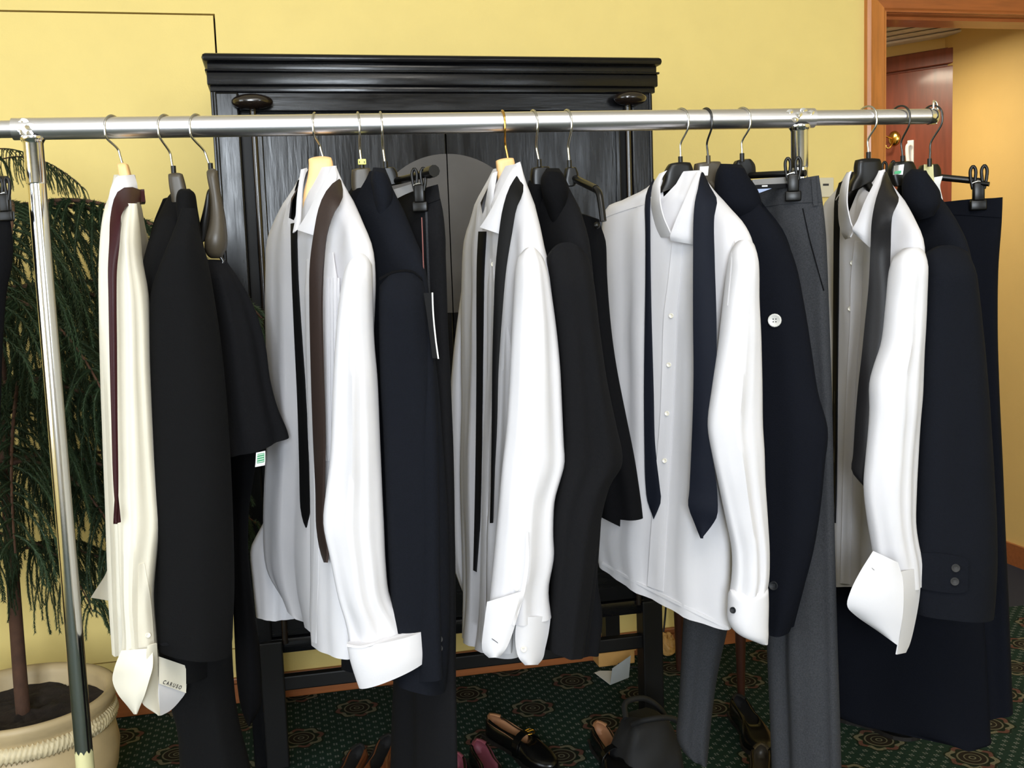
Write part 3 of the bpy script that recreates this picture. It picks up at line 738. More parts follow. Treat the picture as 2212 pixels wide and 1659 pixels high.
def clip(h, px, py, d, ax_x=1.0, sc=1.0, m=None):
    """spring clip: two looped levers over a jaw"""
    m = m or M_plastic; s = pxsize(P(px, py, d))*sc
    c = P(px, py, d); X = RT*ax_x*0.95-RN*0.3; X /= np.linalg.norm(X); Y = np.cross([0, 0, 1.0], X); Z = np.array([0, 0, 1.0])
    r = None
    for sd in (-1, 1):
        o = c+X*sd*10.5*s-Y*sd*3*s
        pts = [o-Z*32*s, o-X*4*s-Z*14*s, o-X*5*s+Z*9*s, o+Z*16*s, o+X*5*s+Z*9*s, o+X*4*s-Z*14*s, o-Z*32*s]
        lv = tube('clip_lever', pts, 3.5*s, m, h, n=34, seg=8)
        if sd < 0: r = lv
    MB().box(c-Z*38*s, 24*s, 15*s, 40*s, (X, Y, Z), 4*s).build('clip_body', m, h, True)
    MB().box(c-Z*66*s, 34*s, 12*s, 22*s, (X, Y, Z), 3*s).build('clip_jaw', m, h, True)
    tube('clip_spring', [c-X*13*s-Z*20*s, c-Z*16*s, c+X*13*s-Z*20*s], 2.4*s, M_steel, h, n=10, seg=8)
def block(name, rows, m, h, D=0.0, th=0.012, p=4.5, nv=16):
    return cloth(name, rows, m, h, D, th=th, nu=14, nv=nv, wr=0, p=p, topth=0.55, arch=0.035)

# group 1
h = hanger('clothes_hanger', 'pale wooden hanger with steel hook in the leftmost white shirt', 244, (264, 352), M_steel, -28)
block('neck', [(254, 353, 275, 352), (257, 372, 281, 372), (262, 400, 286, 400), (262, 440, 288, 440)], M_wood, h, th=0.012)
arms(h, (272, 420), (268, 450), (272, 480), 0.14, -0.14, M_wood)
h = hanger('clothes_hanger', 'taupe plastic hanger with square neck above the long black coat', 358, (374, 368), M_steel, -28)
collarlet(h, (375, 370), M_plastic)
block('neck', [(364, 375, 393, 373), (366, 400, 400, 398), (371, 430, 405, 428), (374, 460, 408, 460)], M_taupe, h, th=0.012)
arms(h, (390, 440), (372, 480), (405, 500), 0.15, -0.13, M_taupe, 0.009)
h = hanger('clothes_hanger', 'taupe hanger with broad rounded shoulder end, bare beside the cabinet', 426, (455, 362), M_steel, -28)
collarlet(h, (455, 364), M_plastic)
block('near_arm', [(446, 366, 469, 363, .010), (447, 380, 471, 378, .012), (454, 420, 477, 418, .014), (455, 455, 484, 455, .016), (452, 485, 488, 483, .02), (444, 515, 491, 515, .024), (442, 535, 489, 537, .022), (448, 552, 480, 554, .016), (456, 558, 473, 558, .008)], M_taupe, h, D=(0, -0.05, 1, -0.05), th=0.02, p=2.6, nv=30)
block('far_arm', [(448, 412, 456, 405), (440, 450, 456, 440), (428, 500, 450, 490), (424, 528, 444, 520)], M_plastic, h, D=0.09, th=0.012, p=3)
tube('clip_pin', [P(477, 556, -0.05), P(482, 565, -0.05), P(478, 574, -0.05), P(486, 585, -0.05)], 0.003, M_wire, h)
# group 2
h = hanger('clothes_hanger', 'pale wooden hanger with bare wood neck in the white shirt under the brown tie', 681, (698, 340), M_steel, -10)
block('neck', [(666, 340, 714, 337), (667, 360, 720, 355), (664, 385, 716, 378), (656, 415, 700, 410), (654, 440, 690, 436), (655, 470, 678, 470)], M_wood, h, th=0.011)
arms(h, (688, 400), (600, 500), (775, 520), 0.14, -0.12, M_wood)
h = hanger('clothes_hanger', 'grey plastic hanger with yellow size tag on its hook stem', 773, (781, 356), M_steel, 6)
collarlet(h, (782, 360), M_plastic)
block('neck', [(760, 366, 798, 362), (759, 385, 803, 380), (760, 405, 800, 400), (764, 420, 790, 416)], M_taupe, h, th=0.014)
tg = MB().box(P(782, 350, -0.001), 0.0135, 0.010, 0.0095, bev=0.001).build('size_tag', M_ytag, h, label='yellow size tag')
for x in (776.5, 787): MB().box(P(x, 350, -0.0068), 0.0012, 0.001, 0.0035).build('mark', M_ink, tg)
arms(h, (785, 395), (735, 480), (850, 500), 0.12, -0.10, M_taupe)
h = hanger('trouser_hanger', 'black clip hanger holding the charcoal trousers in front of the round plate', 822, (832, 356), M_steel, 4)
collarlet(h, (833, 360), M_plastic)
block('neck', [(822, 364, 850, 361), (818, 375, 858, 373), (830, 390, 860, 390), (836, 400, 858, 398)], M_plastic, h, th=0.012)
D_t2 = (850, 0.02, 935, -0.12)
tube('bar', [P(838, 395, 0.03), P(870, 388, -0.03), P(905, 379, -0.07), P(935, 370, -0.12)], 0.0065, M_plastic, h)
tube('bar_end', [P(925, 373, -0.10), P(938, 369, -0.125)], 0.010, M_plastic, h)
clip(h, 905, 380, -0.085, 1.0, 1.0)
# group 3
h = hanger('clothes_hanger', 'pale wooden hanger with brass-coloured hook in the white shirt with the black tie', 1085, (1097, 341), M_brass, 4)
block('neck', [(1071, 345, 1108, 340), (1073, 365, 1112, 358), (1076, 390, 1108, 385), (1075, 420, 1095, 418)], M_wood, h, th=0.011)
arms(h, (1090, 400), (1022, 510), (1145, 500), 0.14, -0.13, M_wood)
h = hanger('clothes_hanger', 'black plastic hanger inside the black jacket at the middle of the rail', 1151, (1165, 352), M_steel, 12)
collarlet(h, (1165, 355), M_plastic)
block('neck', [(1148, 362, 1184, 359), (1145, 380, 1192, 378), (1146, 400, 1190, 400), (1150, 420, 1184, 420)], M_plastic, h, th=0.014)
arms(h, (1170, 395), (1135, 490), (1235, 500), 0.12, -0.12, M_plastic)
h = hanger('trouser_hanger', 'glossy black hanger with a bent arm and ball end beside the open white shirt', 1224, (1230, 354), M_steel, 12)
collarlet(h, (1230, 357), M_plastic)
block('neck', [(1222, 362, 1242, 361), (1218, 378, 1248, 377), (1216, 392, 1246, 394), (1222, 402, 1240, 402)], M_plastic, h, th=0.012)
a = [P(1238, 384, 0.0), P(1262, 396, -0.05), P(1287, 408, -0.10)]
b = [P(1287, 408, -0.10), P(1294, 418, -0.112), P(1299, 445, -0.12), P(1303, 478, -0.125)]
tube('arm', a, 0.0068, M_plastic, h); tube('arm_end', b, 0.0058, M_plastic, h, n=16)
v, f = lathe_vf([(0.0001, 0.006), (0.0045, 0.004), (0.006, 0), (0.0045, -0.004), (0.0001, -0.006)], P(1289, 487, -0.125), 16)
obj('ball_end', v, f, M_plastic, h)
# group 4
h = hanger('clothes_hanger', 'wide black hanger in the open collar of the shirt with navy tie', 1470, (1470, 347), M_steel, 24)
collarlet(h, (1470, 349), M_plastic)
block('neck', [(1447, 352, 1489, 350), (1436, 370, 1496, 368), (1431, 392, 1500, 388), (1424, 408, 1494, 404), (1418, 420, 1470, 398)], M_plastic, h, D=-0.005, th=0.012, p=4)
arms(h, (1460, 396), (1340, 456), (1590, 490), 0.12, -0.11, M_plastic, 0.008)
h = hanger('clothes_hanger', 'grey hanger with black hook and small white sticker at the navy coat collar', 1524, (1530, 345), M_wire, 14)
collarlet(h, (1530, 347), M_taupe)
nb = block('neck', [(1502, 352, 1553, 348), (1500, 368, 1560, 366), (1503, 390, 1558, 388), (1512, 408, 1550, 408)], M_taupe, h, D=0.01, th=0.013, p=4)
sheet('sticker', [(1512, 360, 1531, 359), (1511, 379, 1529, 379)], M_paper, h, on=[nb], off=0.0012, thick=0.0006, nu=3, nv=4, label='white sticker')
arms(h, (1535, 395), (1480, 450), (1660, 500), 0.12, -0.10, M_taupe)
h = hanger('trouser_hanger', 'black clip hanger holding the grey trousers in front of the right post', 1602, (1603, 340), M_steel, 26)
collarlet(h, (1603, 342), M_plastic)
block('neck', [(1590, 346, 1618, 343), (1585, 358, 1628, 356), (1592, 372, 1630, 372), (1604, 384, 1630, 384)], M_plastic, h, D=0.03, th=0.012)
tube('bar', [P(1610, 380, 0.03), P(1665, 377, -0.02), P(1740, 374, -0.07)], 0.0062, M_plastic, h)
clip(h, 1713, 357, -0.075, 1.0, 1.0)
# group 5
h = hanger('clothes_hanger', 'black hanger with silver hook in the rightmost white shirt', 1873, (1876, 337), M_steel, 26)
collarlet(h, (1876, 339), M_plastic)
block('neck', [(1850, 343, 1898, 342), (1847, 360, 1902, 358), (1846, 378, 1900, 376), (1836, 396, 1890, 390), (1830, 415, 1860, 402)], M_plastic, h, D=-0.005, th=0.012, p=4)
arms(h, (1868, 388), (1795, 465), (1960, 490), 0.13, -0.11, M_plastic, 0.008)
h = hanger('clothes_hanger', 'black hanger with silvery green sticker at the collar of the rightmost coat', 1944, (1950, 345), M_wire, 26)
collarlet(h, (1950, 347), M_plastic)
nb = block('neck', [(1926, 350, 1968, 348), (1920, 368, 1976, 366), (1922, 385, 1974, 384), (1928, 402, 1965, 402)], M_plastic, h, D=0.0, th=0.013, p=4)
s_ = sheet('sticker', [(1931, 358, 1953, 355), (1929, 378, 1950, 377)], M_silver, h, on=[nb], off=0.0012, thick=0.0006, nu=3, nv=4, label='silvery green sticker')
sheet('print', [(1933, 370, 1948, 368), (1932, 376, 1946, 375)], M_green, s_, on=[nb], off=0.0022, thick=0.0005, nu=2, nv=2)
arms(h, (1950, 390), (1925, 450), (2020, 490), 0.10, 0.0, M_plastic)
h = hanger('trouser_hanger', 'black clip hanger with yellow tape on its neck at the right end of the rail', 2013, (2008, 351), M_wire, 28)
collarlet(h, (2008, 353), M_plastic)
nb = block('neck', [(1990, 356, 2022, 354), (1986, 368, 2029, 366), (1990, 382, 2030, 382), (2000, 394, 2030, 392)], M_plastic, h, D=0.06, th=0.012, p=4)
tube('bar', [P(1925, 372, 0.10), P(1985, 378, 0.08), P(2040, 384, 0.06), P(2120, 392, 0.03)], 0.0066, M_plastic, h)
sheet('tape', [(1996, 355, 2016, 356), (1996, 375, 2017, 378), (1998, 395, 2018, 395), (2000, 412, 2014, 412)], M_tape, h, D=0.02, thick=0.0008, nu=4, nv=8, label='strip of yellow masking tape')
clip(h, 1920, 362, 0.11, 1.0, 0.8); clip(h, 2114, 375, 0.025, 1.0, 1.02)
tube('bar_end', [P(2120, 396, 0.02), P(2137, 398, 0.01)], 0.0045, M_plastic, h)

# ================================================================== garments
GS, GT, GJ, GP = 'white shirts on the rack', 'ties draped over the shirts', 'dark coats and jackets on the rack', 'trousers and waistcoats on the rack'
def base(px, d=0.0):
    p = P(px, 700, d); return (p[0], p[1], P(px, 1300, d)[2])
FS = [(0.0045, 3.2, 0.1, 0.25), (0.0025, 6.3, 0.4, -0.4)]      # soft hanging folds
FSL = [(0.003, 1.7, 0.2, 0.3), (0.0016, 4.1, 0.7, -0.5)]
FJ = [(0.0025, 1.4, 0.2, 0.15)]

# ---- leftmost shirt and maroon tie
g = thing('dress_shirt', 'leftmost white shirt seen edge-on under the maroon tie', 'shirt', base(280), GS)
b1 = cloth('body', [(246, 378, 292, 378, .03), (240, 420, 298, 420, .06), (238, 480, 300, 480, .12), (238, 560, 312, 560, .16), (240, 700, 320, 700, .17), (242, 900, 328, 900, .16), (246, 1100, 336, 1100, .15), (250, 1250, 334, 1260, .14), (258, 1362, 326, 1368, .13)], M_warmwhite, g, 0.05, folds=FS, seed=1)
s1 = cloth('sleeve', [(262, 440, 296, 440, .02), (256, 480, 300, 480, .035), (252, 560, 306, 560), (250, 640, 320, 640), (252, 800, 326, 800), (252, 950, 334, 950), (254, 1060, 342, 1060), (256, 1130, 347, 1130), (258, 1190, 340, 1190), (262, 1290, 331, 1290), (266, 1370, 337, 1370), (262, 1430, 343, 1430)], M_warmwhite, g, -0.165, th=0.034, folds=FSL+[(0.003, 3.2, .3, .2)], seed=2)
sheet('placket', [(300, 1220, 312, 1216), (298, 1300, 326, 1300), (300, 1400, 334, 1400), (306, 1430, 338, 1430)], M_warmwhite, g, on=[s1], off=0.002)
button([s1], 319.5, 1372, 5.5, M_pearl, g)
c1 = sheet('cuff', [(262, 1405, 330, 1400, -.19, -.20), (248, 1440, 330, 1440, -.19, -.215), (243, 1470, 322, 1470, -.18, -.22), (255, 1500, 313, 1500, -.185, -.215), (275, 1525, 303, 1525, -.19, -.205), (289, 1543, 296, 1543, -.19, -.20)], M_warmwhite, g, bulge=0.008, nu=8)
sheet('cuff', [(318, 1395, 339, 1390, -.21, -.20), (316, 1440, 341, 1430, -.21, -.185), (311, 1490, 342, 1480, -.20, -.17), (308, 1520, 345, 1525, -.19, -.165), (340, 1544, 346, 1546, -.17, -.165)], M_warmwhite, g, bulge=0.003)
cl_ = sheet('cuff_lining', [(343, 1420, 402, 1438, -.17, -.13), (344, 1470, 402, 1492, -.17, -.13), (344, 1500, 390, 1512, -.17, -.13), (345, 1530, 368, 1535, -.165, -.14), (346, 1546, 350, 1545, -.165, -.16)], M_cotton, g)
lb = sheet('label', [(343, 1418, 401.5, 1438), (343.5, 1450, 402, 1466), (344, 1477, 402, 1497)], M_warmwhite, g, on=[cl_], off=0.004, thick=0.001, nv=6, label='white cloth label with black lettering')
def lettering(txt, on, x0, y0, x1, y1, hpx, parent, m=M_ink):
    h0 = hit(on, x0, y0); h1 = hit(on, x1, y1)
    if not h0 or not h1: return
    n = (h0[1]+h1[1])/2; n /= np.linalg.norm(n); X = h1[0]-h0[0]; wd_ = np.linalg.norm(X); X /= wd_; n -= X*(n @ X); n /= np.linalg.norm(n); Y = np.cross(n, X)
    cu = bpy.data.curves.new('lettering', 'FONT'); cu.body = txt; cu.extrude = 0.0; cu.offset = 0.018
    t = bpy.data.objects.new('tmp', cu); COL.objects.link(t); bpy.context.view_layer.update()
    me = bpy.data.meshes.new_from_object(t.evaluated_get(bpy.context.evaluated_depsgraph_get())); bpy.data.objects.remove(t)
    co = np.array([v.co[:] for v in me.vertices]); w0 = co[:, 0].max()-co[:, 0].min(); hh = hpx*pxsize(h0[0])/0.7
    vs = [h0[0]+X*(c[0]-co[:, 0].min())*wd_/w0+Y*c[1]*hh+n*0.0014 for c in co]
    return obj('lettering', vs, [tuple(p.vertices) for p in me.polygons], m, parent, False)
lettering('C A R U S O', [lb], 350, 1476, 389, 1489, 8, lb)
sheet('cuff_far', [(240, 1200, 245, 1200, .18, .16), (228, 1240, 248, 1235, .19, .16), (208, 1272, 250, 1265, .2, .16), (196, 1291, 250, 1300, .2, .16)], M_warmwhite, g, bulge=0.004)
sheet('collar', [(249, 384, 258, 379, -.04, -.04), (238, 410, 256, 412, -.05, -.06), (233, 450, 252, 452, -.05, -.07), (228, 490, 248, 490, -.05, -.07), (224, 522, 244, 532, -.04, -.06)], M_cotton2, g, bulge=0.004)
sheet('collar', [(254, 380, 290, 377, -.055, -.03), (252, 400, 296, 396, -.07, -.05), (254, 430, 298, 420, -.075, -.05), (262, 450, 296, 440, -.075, -.05)], M_cotton2, g, bulge=0.012, nu=10)
sheet('collar_flap', [(289, 462, 299, 455, -.06, -.03), (290, 490, 300, 485, -.07, -.03), (291, 515, 300, 512, -.06, -.03), (294, 527, 298, 527, -.05, -.03)], M_cotton2, g)
t = thing('necktie', 'dark maroon tie looped over the leftmost shirt', 'tie', base(250, -0.2), GT)
sheet('blade', [(252, 1128, 254, 1132, -.235, -.235), (245, 1050, 256, 1060, -.235, -.235), (240, 900, 254, 900, -.235, -.235), (236, 750, 253, 750, -.235, -.235), (234, 640, 252, 640, -.235, -.235), (233, 580, 253, 580, -.23, -.23), (236, 520, 259, 522, -.22, -.225), (238, 470, 260, 478, -.20, -.215), (246, 430, 264, 460, -.17, -.2), (256, 412, 272, 446, -.14, -.18), (272, 404, 284, 440, -.12, -.16), (292, 405, 297, 437, -.10, -.13), (304, 410, 305, 436, -.08, -.10)], M_tmaroon, t, thick=0.006, bulge=0.003, nv=48)
sheet('tail', [(303, 409, 306, 436, -.08, -.10), (304, 415, 305, 440, -.03, -.05), (300, 425, 302, 442, .0, .0)], M_tmaroon, t, thick=0.006, bulge=0.002, nv=8)

# ---- long black coat
g = thing('overcoat', 'long black wool coat hanging beside the leftmost shirt', 'coat', base(410), GJ)
b2 = cloth('body', [(374, 412, 410, 408, .03), (364, 425, 420, 420, .05), (345, 470, 426, 460, .08), (330, 530, 432, 520, .13), (318, 600, 450, 600, .16), (326, 800, 480, 800, .17), (335, 1000, 490, 1000, .17), (342, 1200, 496, 1200, .17), (344, 1398, 498, 1400, .17)], M_wblack, g, 0.03, folds=FJ, wr=0.001, seed=3)
cloth('front_panel', [(352, 430, 372, 425, .02), (330, 490, 362, 480), (316, 560, 350, 560), (309, 610, 345, 610), (316, 700, 345, 700), (326, 900, 350, 900)], M_wink, g, 0.10, th=0.02, wr=0.001)
s2 = cloth('sleeve', [(392, 450, 424, 450, .02), (372, 510, 432, 508, .04), (348, 570, 447, 560), (328, 630, 460, 630), (325, 720, 474, 720), (328, 850, 488, 850), (332, 1000, 498, 1000), (338, 1120, 503, 1120), (343, 1180, 506, 1250), (341, 1300, 504, 1330), (343, 1395, 500, 1412)], M_wblack, g, -0.15, th=0.05, folds=FJ, wr=0.0015, seed=4)
sheet('cuff_seam', [(342, 1390, 360, 1388), (352, 1396, 366, 1394)], M_wgrey, g, on=[s2], off=0.002)
cl2 = cloth('collar', [(390, 408, 411, 409, .015), (385, 416, 420, 418, .03), (382, 430, 424, 440, .035), (385, 470, 426, 478, .04), (392, 505, 424, 500, .03)], M_wblack, g, -0.05, th=0.035, wr=0.001)
g = thing('trousers', 'black trousers whose legs show below the long black coat', 'trousers', base(440), GP)
cloth('leg', [(352, 1360, 500, 1360), (356, 1430, 502, 1430), (368, 1510, 508, 1510), (384, 1570, 518, 1570), (389, 1640, 536, 1640), (391, 1760, 560, 1760)], M_wblack, g, -0.06, th=0.05, folds=[(0.006, 1.3, .2, .1)], wr=0.001, seed=5)
# ---- bare-arm hanger group: waistcoat and second trousers
g = thing('waistcoat', 'short black waistcoat with a white and green tag at its hem', 'waistcoat', base(520), GP)
w1 = cloth('body', [(440, 560, 488, 562, .015), (435, 600, 512, 600), (440, 660, 545, 660), (450, 740, 570, 740), (460, 820, 582, 820), (470, 890, 598, 880), (480, 950, 617, 925), (490, 988, 622, 943)], M_wgrey, g, (440, -0.06, 620, 0.0), th=0.028, folds=[(0.008, 1.4, .55, .1), (0.003, 3, .1, .3)], wr=0.002, seed=6)
tg = sheet('tag', [(553, 978, 573, 974), (552, 1000, 573, 996), (551, 1009, 572, 1005)], M_paper, g, D=-0.05, thick=0.001, nu=2, nv=3, label='white tag with green print')
sheet('tag_print', [(556, 981, 571, 978), (555, 1001, 571, 998)], M_green, tg, D=-0.052, thick=0.0006, nu=2, nv=2)
for k in range(4): sheet('tag_line', [(556, 983+5*k, 570, 980+5*k), (556, 984.2+5*k, 570, 981.2+5*k)], M_paper, tg, D=-0.0535, thick=0.0004, nu=1, nv=1)
g = thing('trousers', 'black trousers with tapering legs under the short waistcoat', 'trousers', base(520, 0.1), GP)
cloth('leg', [(470, 640, 540, 640), (480, 800, 556, 800), (490, 960, 556, 970), (497, 1100, 538, 1100), (500, 1190, 536, 1190), (504, 1300, 547, 1300), (508, 1400, 560, 1400), (512, 1470, 565, 1470), (522, 1530, 562, 1530), (535, 1556, 545, 1556)], M_wink, g, 0.1, th=0.025, folds=FJ, seed=7)

# ---- second shirt, brown tie
D2 = (585, 0.16, 800, -0.15)
g = thing('dress_shirt', 'white shirt with turned-up cuff, pleated front and brown tie', 'shirt', base(690), GS)
b3 = cloth('body', [(655, 368, 725, 358, .02), (630, 428, 745, 420), (602, 478, 772, 476), (585, 522, 794, 530), (583, 600, 802, 600), (585, 750, 796, 760), (589, 900, 796, 900), (584, 1000, 794, 1000), (578, 1130, 788, 1150), (584, 1220, 782, 1280), (622, 1288, 770, 1410)], M_cotton, g, D2, folds=FS, neck=(0.40, 0.17, 0.15), seed=8)
rp_ = cloth('front_panel', [(662, 560, 720, 545, .012), (664, 640, 730, 640), (668, 800, 738, 800), (674, 950, 742, 950), (676, 1100, 744, 1100), (676, 1250, 750, 1260), (673, 1340, 754, 1370), (676, 1390, 756, 1424)], M_cotton, g, (660, -0.04, 760, -0.16), th=0.016, folds=[(0.0012, 2.5, .2, .1)], seed=9)
for k in range(6):                                  # bib pleats
    x = 693+k*7.2; sheet('pleat', [(x, 600, x+4.6, 600), (x+2, 780, x+6.2, 780), (x+5, 960, x+9, 960), (x+7, 996, x+11, 996)], M_cotton, g, on=[rp_], off=0.0024, thick=0.0012, nu=2, nv=16)
sheet('front_edge', [(670, 660, 677, 660), (676, 900, 683, 900), (679, 1100, 687, 1100), (676, 1250, 687, 1250), (673, 1386, 682, 1390)], M_cotton2, g, on=[rp_], off=0.003, nu=3)
fs = cloth('sleeve', [(588, 530, 618, 545, .02), (583, 700, 628, 700), (586, 900, 640, 900), (580, 1050, 650, 1050), (572, 1120, 652, 1120), (552, 1160, 652, 1165), (541, 1186, 652, 1190), (545, 1250, 650, 1255), (553, 1330, 642, 1331)], M_cotton, g, 0.19, th=0.03, folds=FSL, seed=10)
s3 = cloth('sleeve', [(756, 548, 801, 546, .024), (745, 580, 804, 575), (732, 650, 806, 655), (724, 740, 809, 740), (719, 830, 816, 820), (716, 930, 821, 940), (712, 1000, 824, 1010), (703, 1070, 827, 1080), (698, 1130, 830, 1140), (712, 1200, 833, 1210), (730, 1290, 843, 1290), (745, 1340, 868, 1330), (757, 1400, 886, 1372)], M_cotton, g, -0.165, th=0.034, folds=FSL+[(0.004, 2.6, .1, .2)], wr=0.0028, seed=11, topth=0.55, arch=0.035)
cf = cloth('cuff', [(749, 1391, 920, 1356, .03), (757, 1430, 923, 1380, .032), (767, 1462, 926, 1400, .032), (775, 1485, 926, 1419, .03)], M_cotton2, g, -0.19, th=0.03, wr=0.001, p=2.0, topth=1.0, nv=20, seed=12)
sheet('cuff_edge', [(749, 1391, 749, 1397), (780, 1395, 781, 1400), (840, 1376, 841, 1381), (919, 1356, 920, 1361)], M_cotton2, g, on=[cf], off=0.002, nu=2)
tube('thread', [P(918, 1357, -.2), P(926, 1358, -.205), P(934, 1366, -.205)], 0.0005, M_cotton2, g, seg=5)
sheet('collar', [(650, 366, 664, 363, -.03, -.02), (646, 392, 656, 395, -.03, -.03), (641, 428, 652, 440, -.04, -.045), (638, 470, 650, 475, -.045, -.05), (632, 503, 646, 494, -.045, -.05)], M_cotton2, g, bulge=0.004)
sheet('collar', [(716, 360, 727, 358, -.05, -.05), (703, 385, 727, 385, -.06, -.07), (684, 420, 712, 425, -.06, -.085), (664, 460, 698, 465, -.06, -.09), (647, 487, 684, 495, -.055, -.085), (640, 496, 676, 508, -.05, -.08)], M_cotton2, g, bulge=0.006, nu=8)
t = thing('necktie', 'dark brown tie over the shirt with the turned-up cuff', 'tie', base(680, -0.2), GT)
sheet('tail', [(655, 1128, 660, 1140), (649, 1100, 668, 1105), (646, 1000, 666, 1000), (642, 870, 660, 870), (635, 720, 650, 720), (630, 600, 643, 600), (628, 520, 641, 520), (628, 470, 640, 468), (633, 425, 642, 424), (642, 392, 649, 390)], M_tblack, t, on=[b3, rp_], off=0.007, thick=0.003, bulge=0.002, nv=40)
sheet('blade', [(733, 386, 737, 390, -.06, -.05), (716, 398, 741, 412, -.09, -.08), (700, 420, 739, 432, -.115, -.12), (688, 450, 724, 455, -.12, -.13), (678, 500, 707, 500, -.125, -.14), (669, 570, 698, 570, -.125, -.145), (668, 650, 694, 650, -.125, -.15), (671, 800, 696, 800, -.125, -.155), (676, 950, 699, 950, -.125, -.16), (681, 1060, 697, 1060, -.125, -.16), (683, 1140, 697, 1140, -.125, -.16), (691, 1190, 706, 1190, -.13, -.17), (699, 1215, 703, 1215, -.13, -.17)], M_tbrown, t, thick=0.004, bulge=0.003, nv=44)
# ---- second jacket and trousers
D3 = (700, 0.14, 905, -0.16)
g = thing('suit_jacket', 'dark navy jacket with two sleeve buttons beside the turned-up white cuff', 'jacket', base(850), GJ)
cloth('body', [(790, 372, 832, 365, .02), (762, 415, 848, 425), (748, 470, 884, 508), (738, 560, 910, 575), (738, 900, 938, 900), (742, 1250, 945, 1300), (745, 1440, 950, 1470)], M_wdark, g, D3, th=0.03, folds=FJ, wr=0.001, seed=13)
s4 = cloth('sleeve', [(826, 585, 907, 580, .03), (820, 615, 917, 605), (818, 700, 931, 720), (821, 820, 946, 820), (828, 950, 956, 950), (834, 1100, 966, 1100), (838, 1200, 969, 1200), (844, 1300, 971, 1310), (850, 1400, 969, 1400), (854, 1470, 962, 1487)], M_wdark, g, -0.165, th=0.042, folds=FJ, wr=0.0015, seed=14, arch=0.04)
cloth('collar', [(806, 362, 832, 364, .02), (801, 385, 846, 400, .03), (806, 420, 850, 440, .035), (812, 470, 842, 470, .03), (818, 520, 838, 515, .015)], M_wdark, g, -0.06, th=0.03, wr=0.001)
cloth('far_lapel', [(768, 402, 800, 398, .015), (752, 425, 802, 425), (750, 455, 808, 460), (770, 490, 812, 500)], M_wink, g, 0.0, th=0.02, wr=0.001)
sheet('seam', [(818, 600, 820, 606), (850, 585, 851, 590), (890, 584, 891, 589), (912, 600, 913, 606)], M_wink, g, on=[s4], off=0.0015, nu=2)
for y in (1381, 1400.5): button([s4], 948, y, 8, M_btngrey, g)
g = thing('trousers', 'charcoal trousers with black swing tag clipped beside the dark navy jacket', 'trousers', base(910), GP)
t2 = cloth('body', [(838, 432, 943, 399, .012), (846, 470, 951, 440), (850, 560, 953, 540), (855, 700, 958, 700), (860, 900, 967, 900), (866, 1100, 972, 1100), (868, 1300, 976, 1300), (862, 1430, 978, 1440), (856, 1560, 983, 1560), (850, 1740, 985, 1740)], M_wgrey, g, (850, 0.06, 950, -0.10), th=0.026, folds=[(0.006, 1.6, .1, .05), (0.003, 3.1, .4, .1)], wr=0.001, seed=15)
sheet('waistband_lining', [(834, 414, 844, 436), (864, 405, 871, 422), (893, 396, 897, 410)], M_grlin, g, D=-0.02, nu=4, nv=10)
sheet('waistband', [(846, 436, 849, 470), (890, 420, 893, 452), (945, 398, 951, 430)], M_wgrey, g, on=[t2], off=0.003, nu=4)
sheet('crease', [(918, 440, 922, 440), (922, 560, 926, 560), (925, 640, 929, 640)], M_wchar, g, on=[t2], off=0.002, nu=2)
tube('string', [P(911, 470, -.15), P(913, 520, -.16), P(915, 580, -.165), P(918, 632, -.165)], 0.001, M_string, g, seg=6)
tg = sheet('swing_tag', [(915, 633, 934, 632), (922, 680, 936, 680), (930, 740, 942, 740), (934, 774, 947, 774)], M_cardblk, g, D=-0.20, thick=0.001, nu=3, nv=8, label='black swing tag with white edge')
sheet('tag_edge', [(932.5, 632, 935.5, 632), (934.5, 680, 937.5, 680), (940.5, 740, 943.5, 740), (945.5, 775, 948.5, 775)], M_paper, tg, D=-0.2005, thick=0.0008, nu=1, nv=8)

# ---- third shirt, black tie
D5 = (1010, 0.15, 1165, -0.15)
g = thing('dress_shirt', 'white shirt with two open rounded cuffs and black tie', 'shirt', base(1090), GS)
b5 = cloth('body', [(1066, 366, 1124, 353, .02), (1046, 420, 1134, 415), (1030, 470, 1150, 475), (1014, 520, 1163, 532), (1008, 650, 1180, 620), (1008, 850, 1164, 860), (1006, 1000, 1152, 1020), (1010, 1150, 1145, 1180), (1012, 1280, 1130, 1320), (1010, 1372, 1112, 1422)], M_cotton, g, D5, folds=FS, neck=(0.42, 0.15, 0.11), seed=16)
fs = cloth('sleeve', [(1018, 495, 1035, 510, .015), (1006, 560, 1036, 570), (994, 650, 1034, 650), (980, 760, 1034, 760), (973, 850, 1034, 850), (971, 1000, 1032, 1000), (971, 1120, 1026, 1130), (976, 1210, 1022, 1225), (996, 1270, 1018, 1280), (1006, 1292, 1014, 1292)], M_cotton, g, 0.19, th=0.028, folds=FSL, seed=17)
fp = cloth('front_panel', [(1060, 545, 1118, 520, .012), (1058, 640, 1118, 640), (1058, 800, 1116, 800), (1054, 950, 1112, 950), (1050, 1100, 1106, 1100), (1046, 1220, 1104, 1230), (1044, 1330, 1104, 1340), (1044, 1384, 1102, 1412)], M_cotton, g, (1050, 0.0, 1130, -0.13), th=0.014, folds=[(0.003, 2.3, .2, .1)], seed=18)
sheet('placket', [(1058, 560, 1066, 556), (1056, 760, 1066, 760), (1049, 880, 1060, 880), (1044, 1000, 1054, 1000), (1040, 1200, 1050, 1200), (1034, 1382, 1046, 1386)], M_cotton2, g, on=[fp, b5], off=0.004, nu=3)
button([fp, b5], 1066, 571, 5, M_pearl, g, D=-0.06)
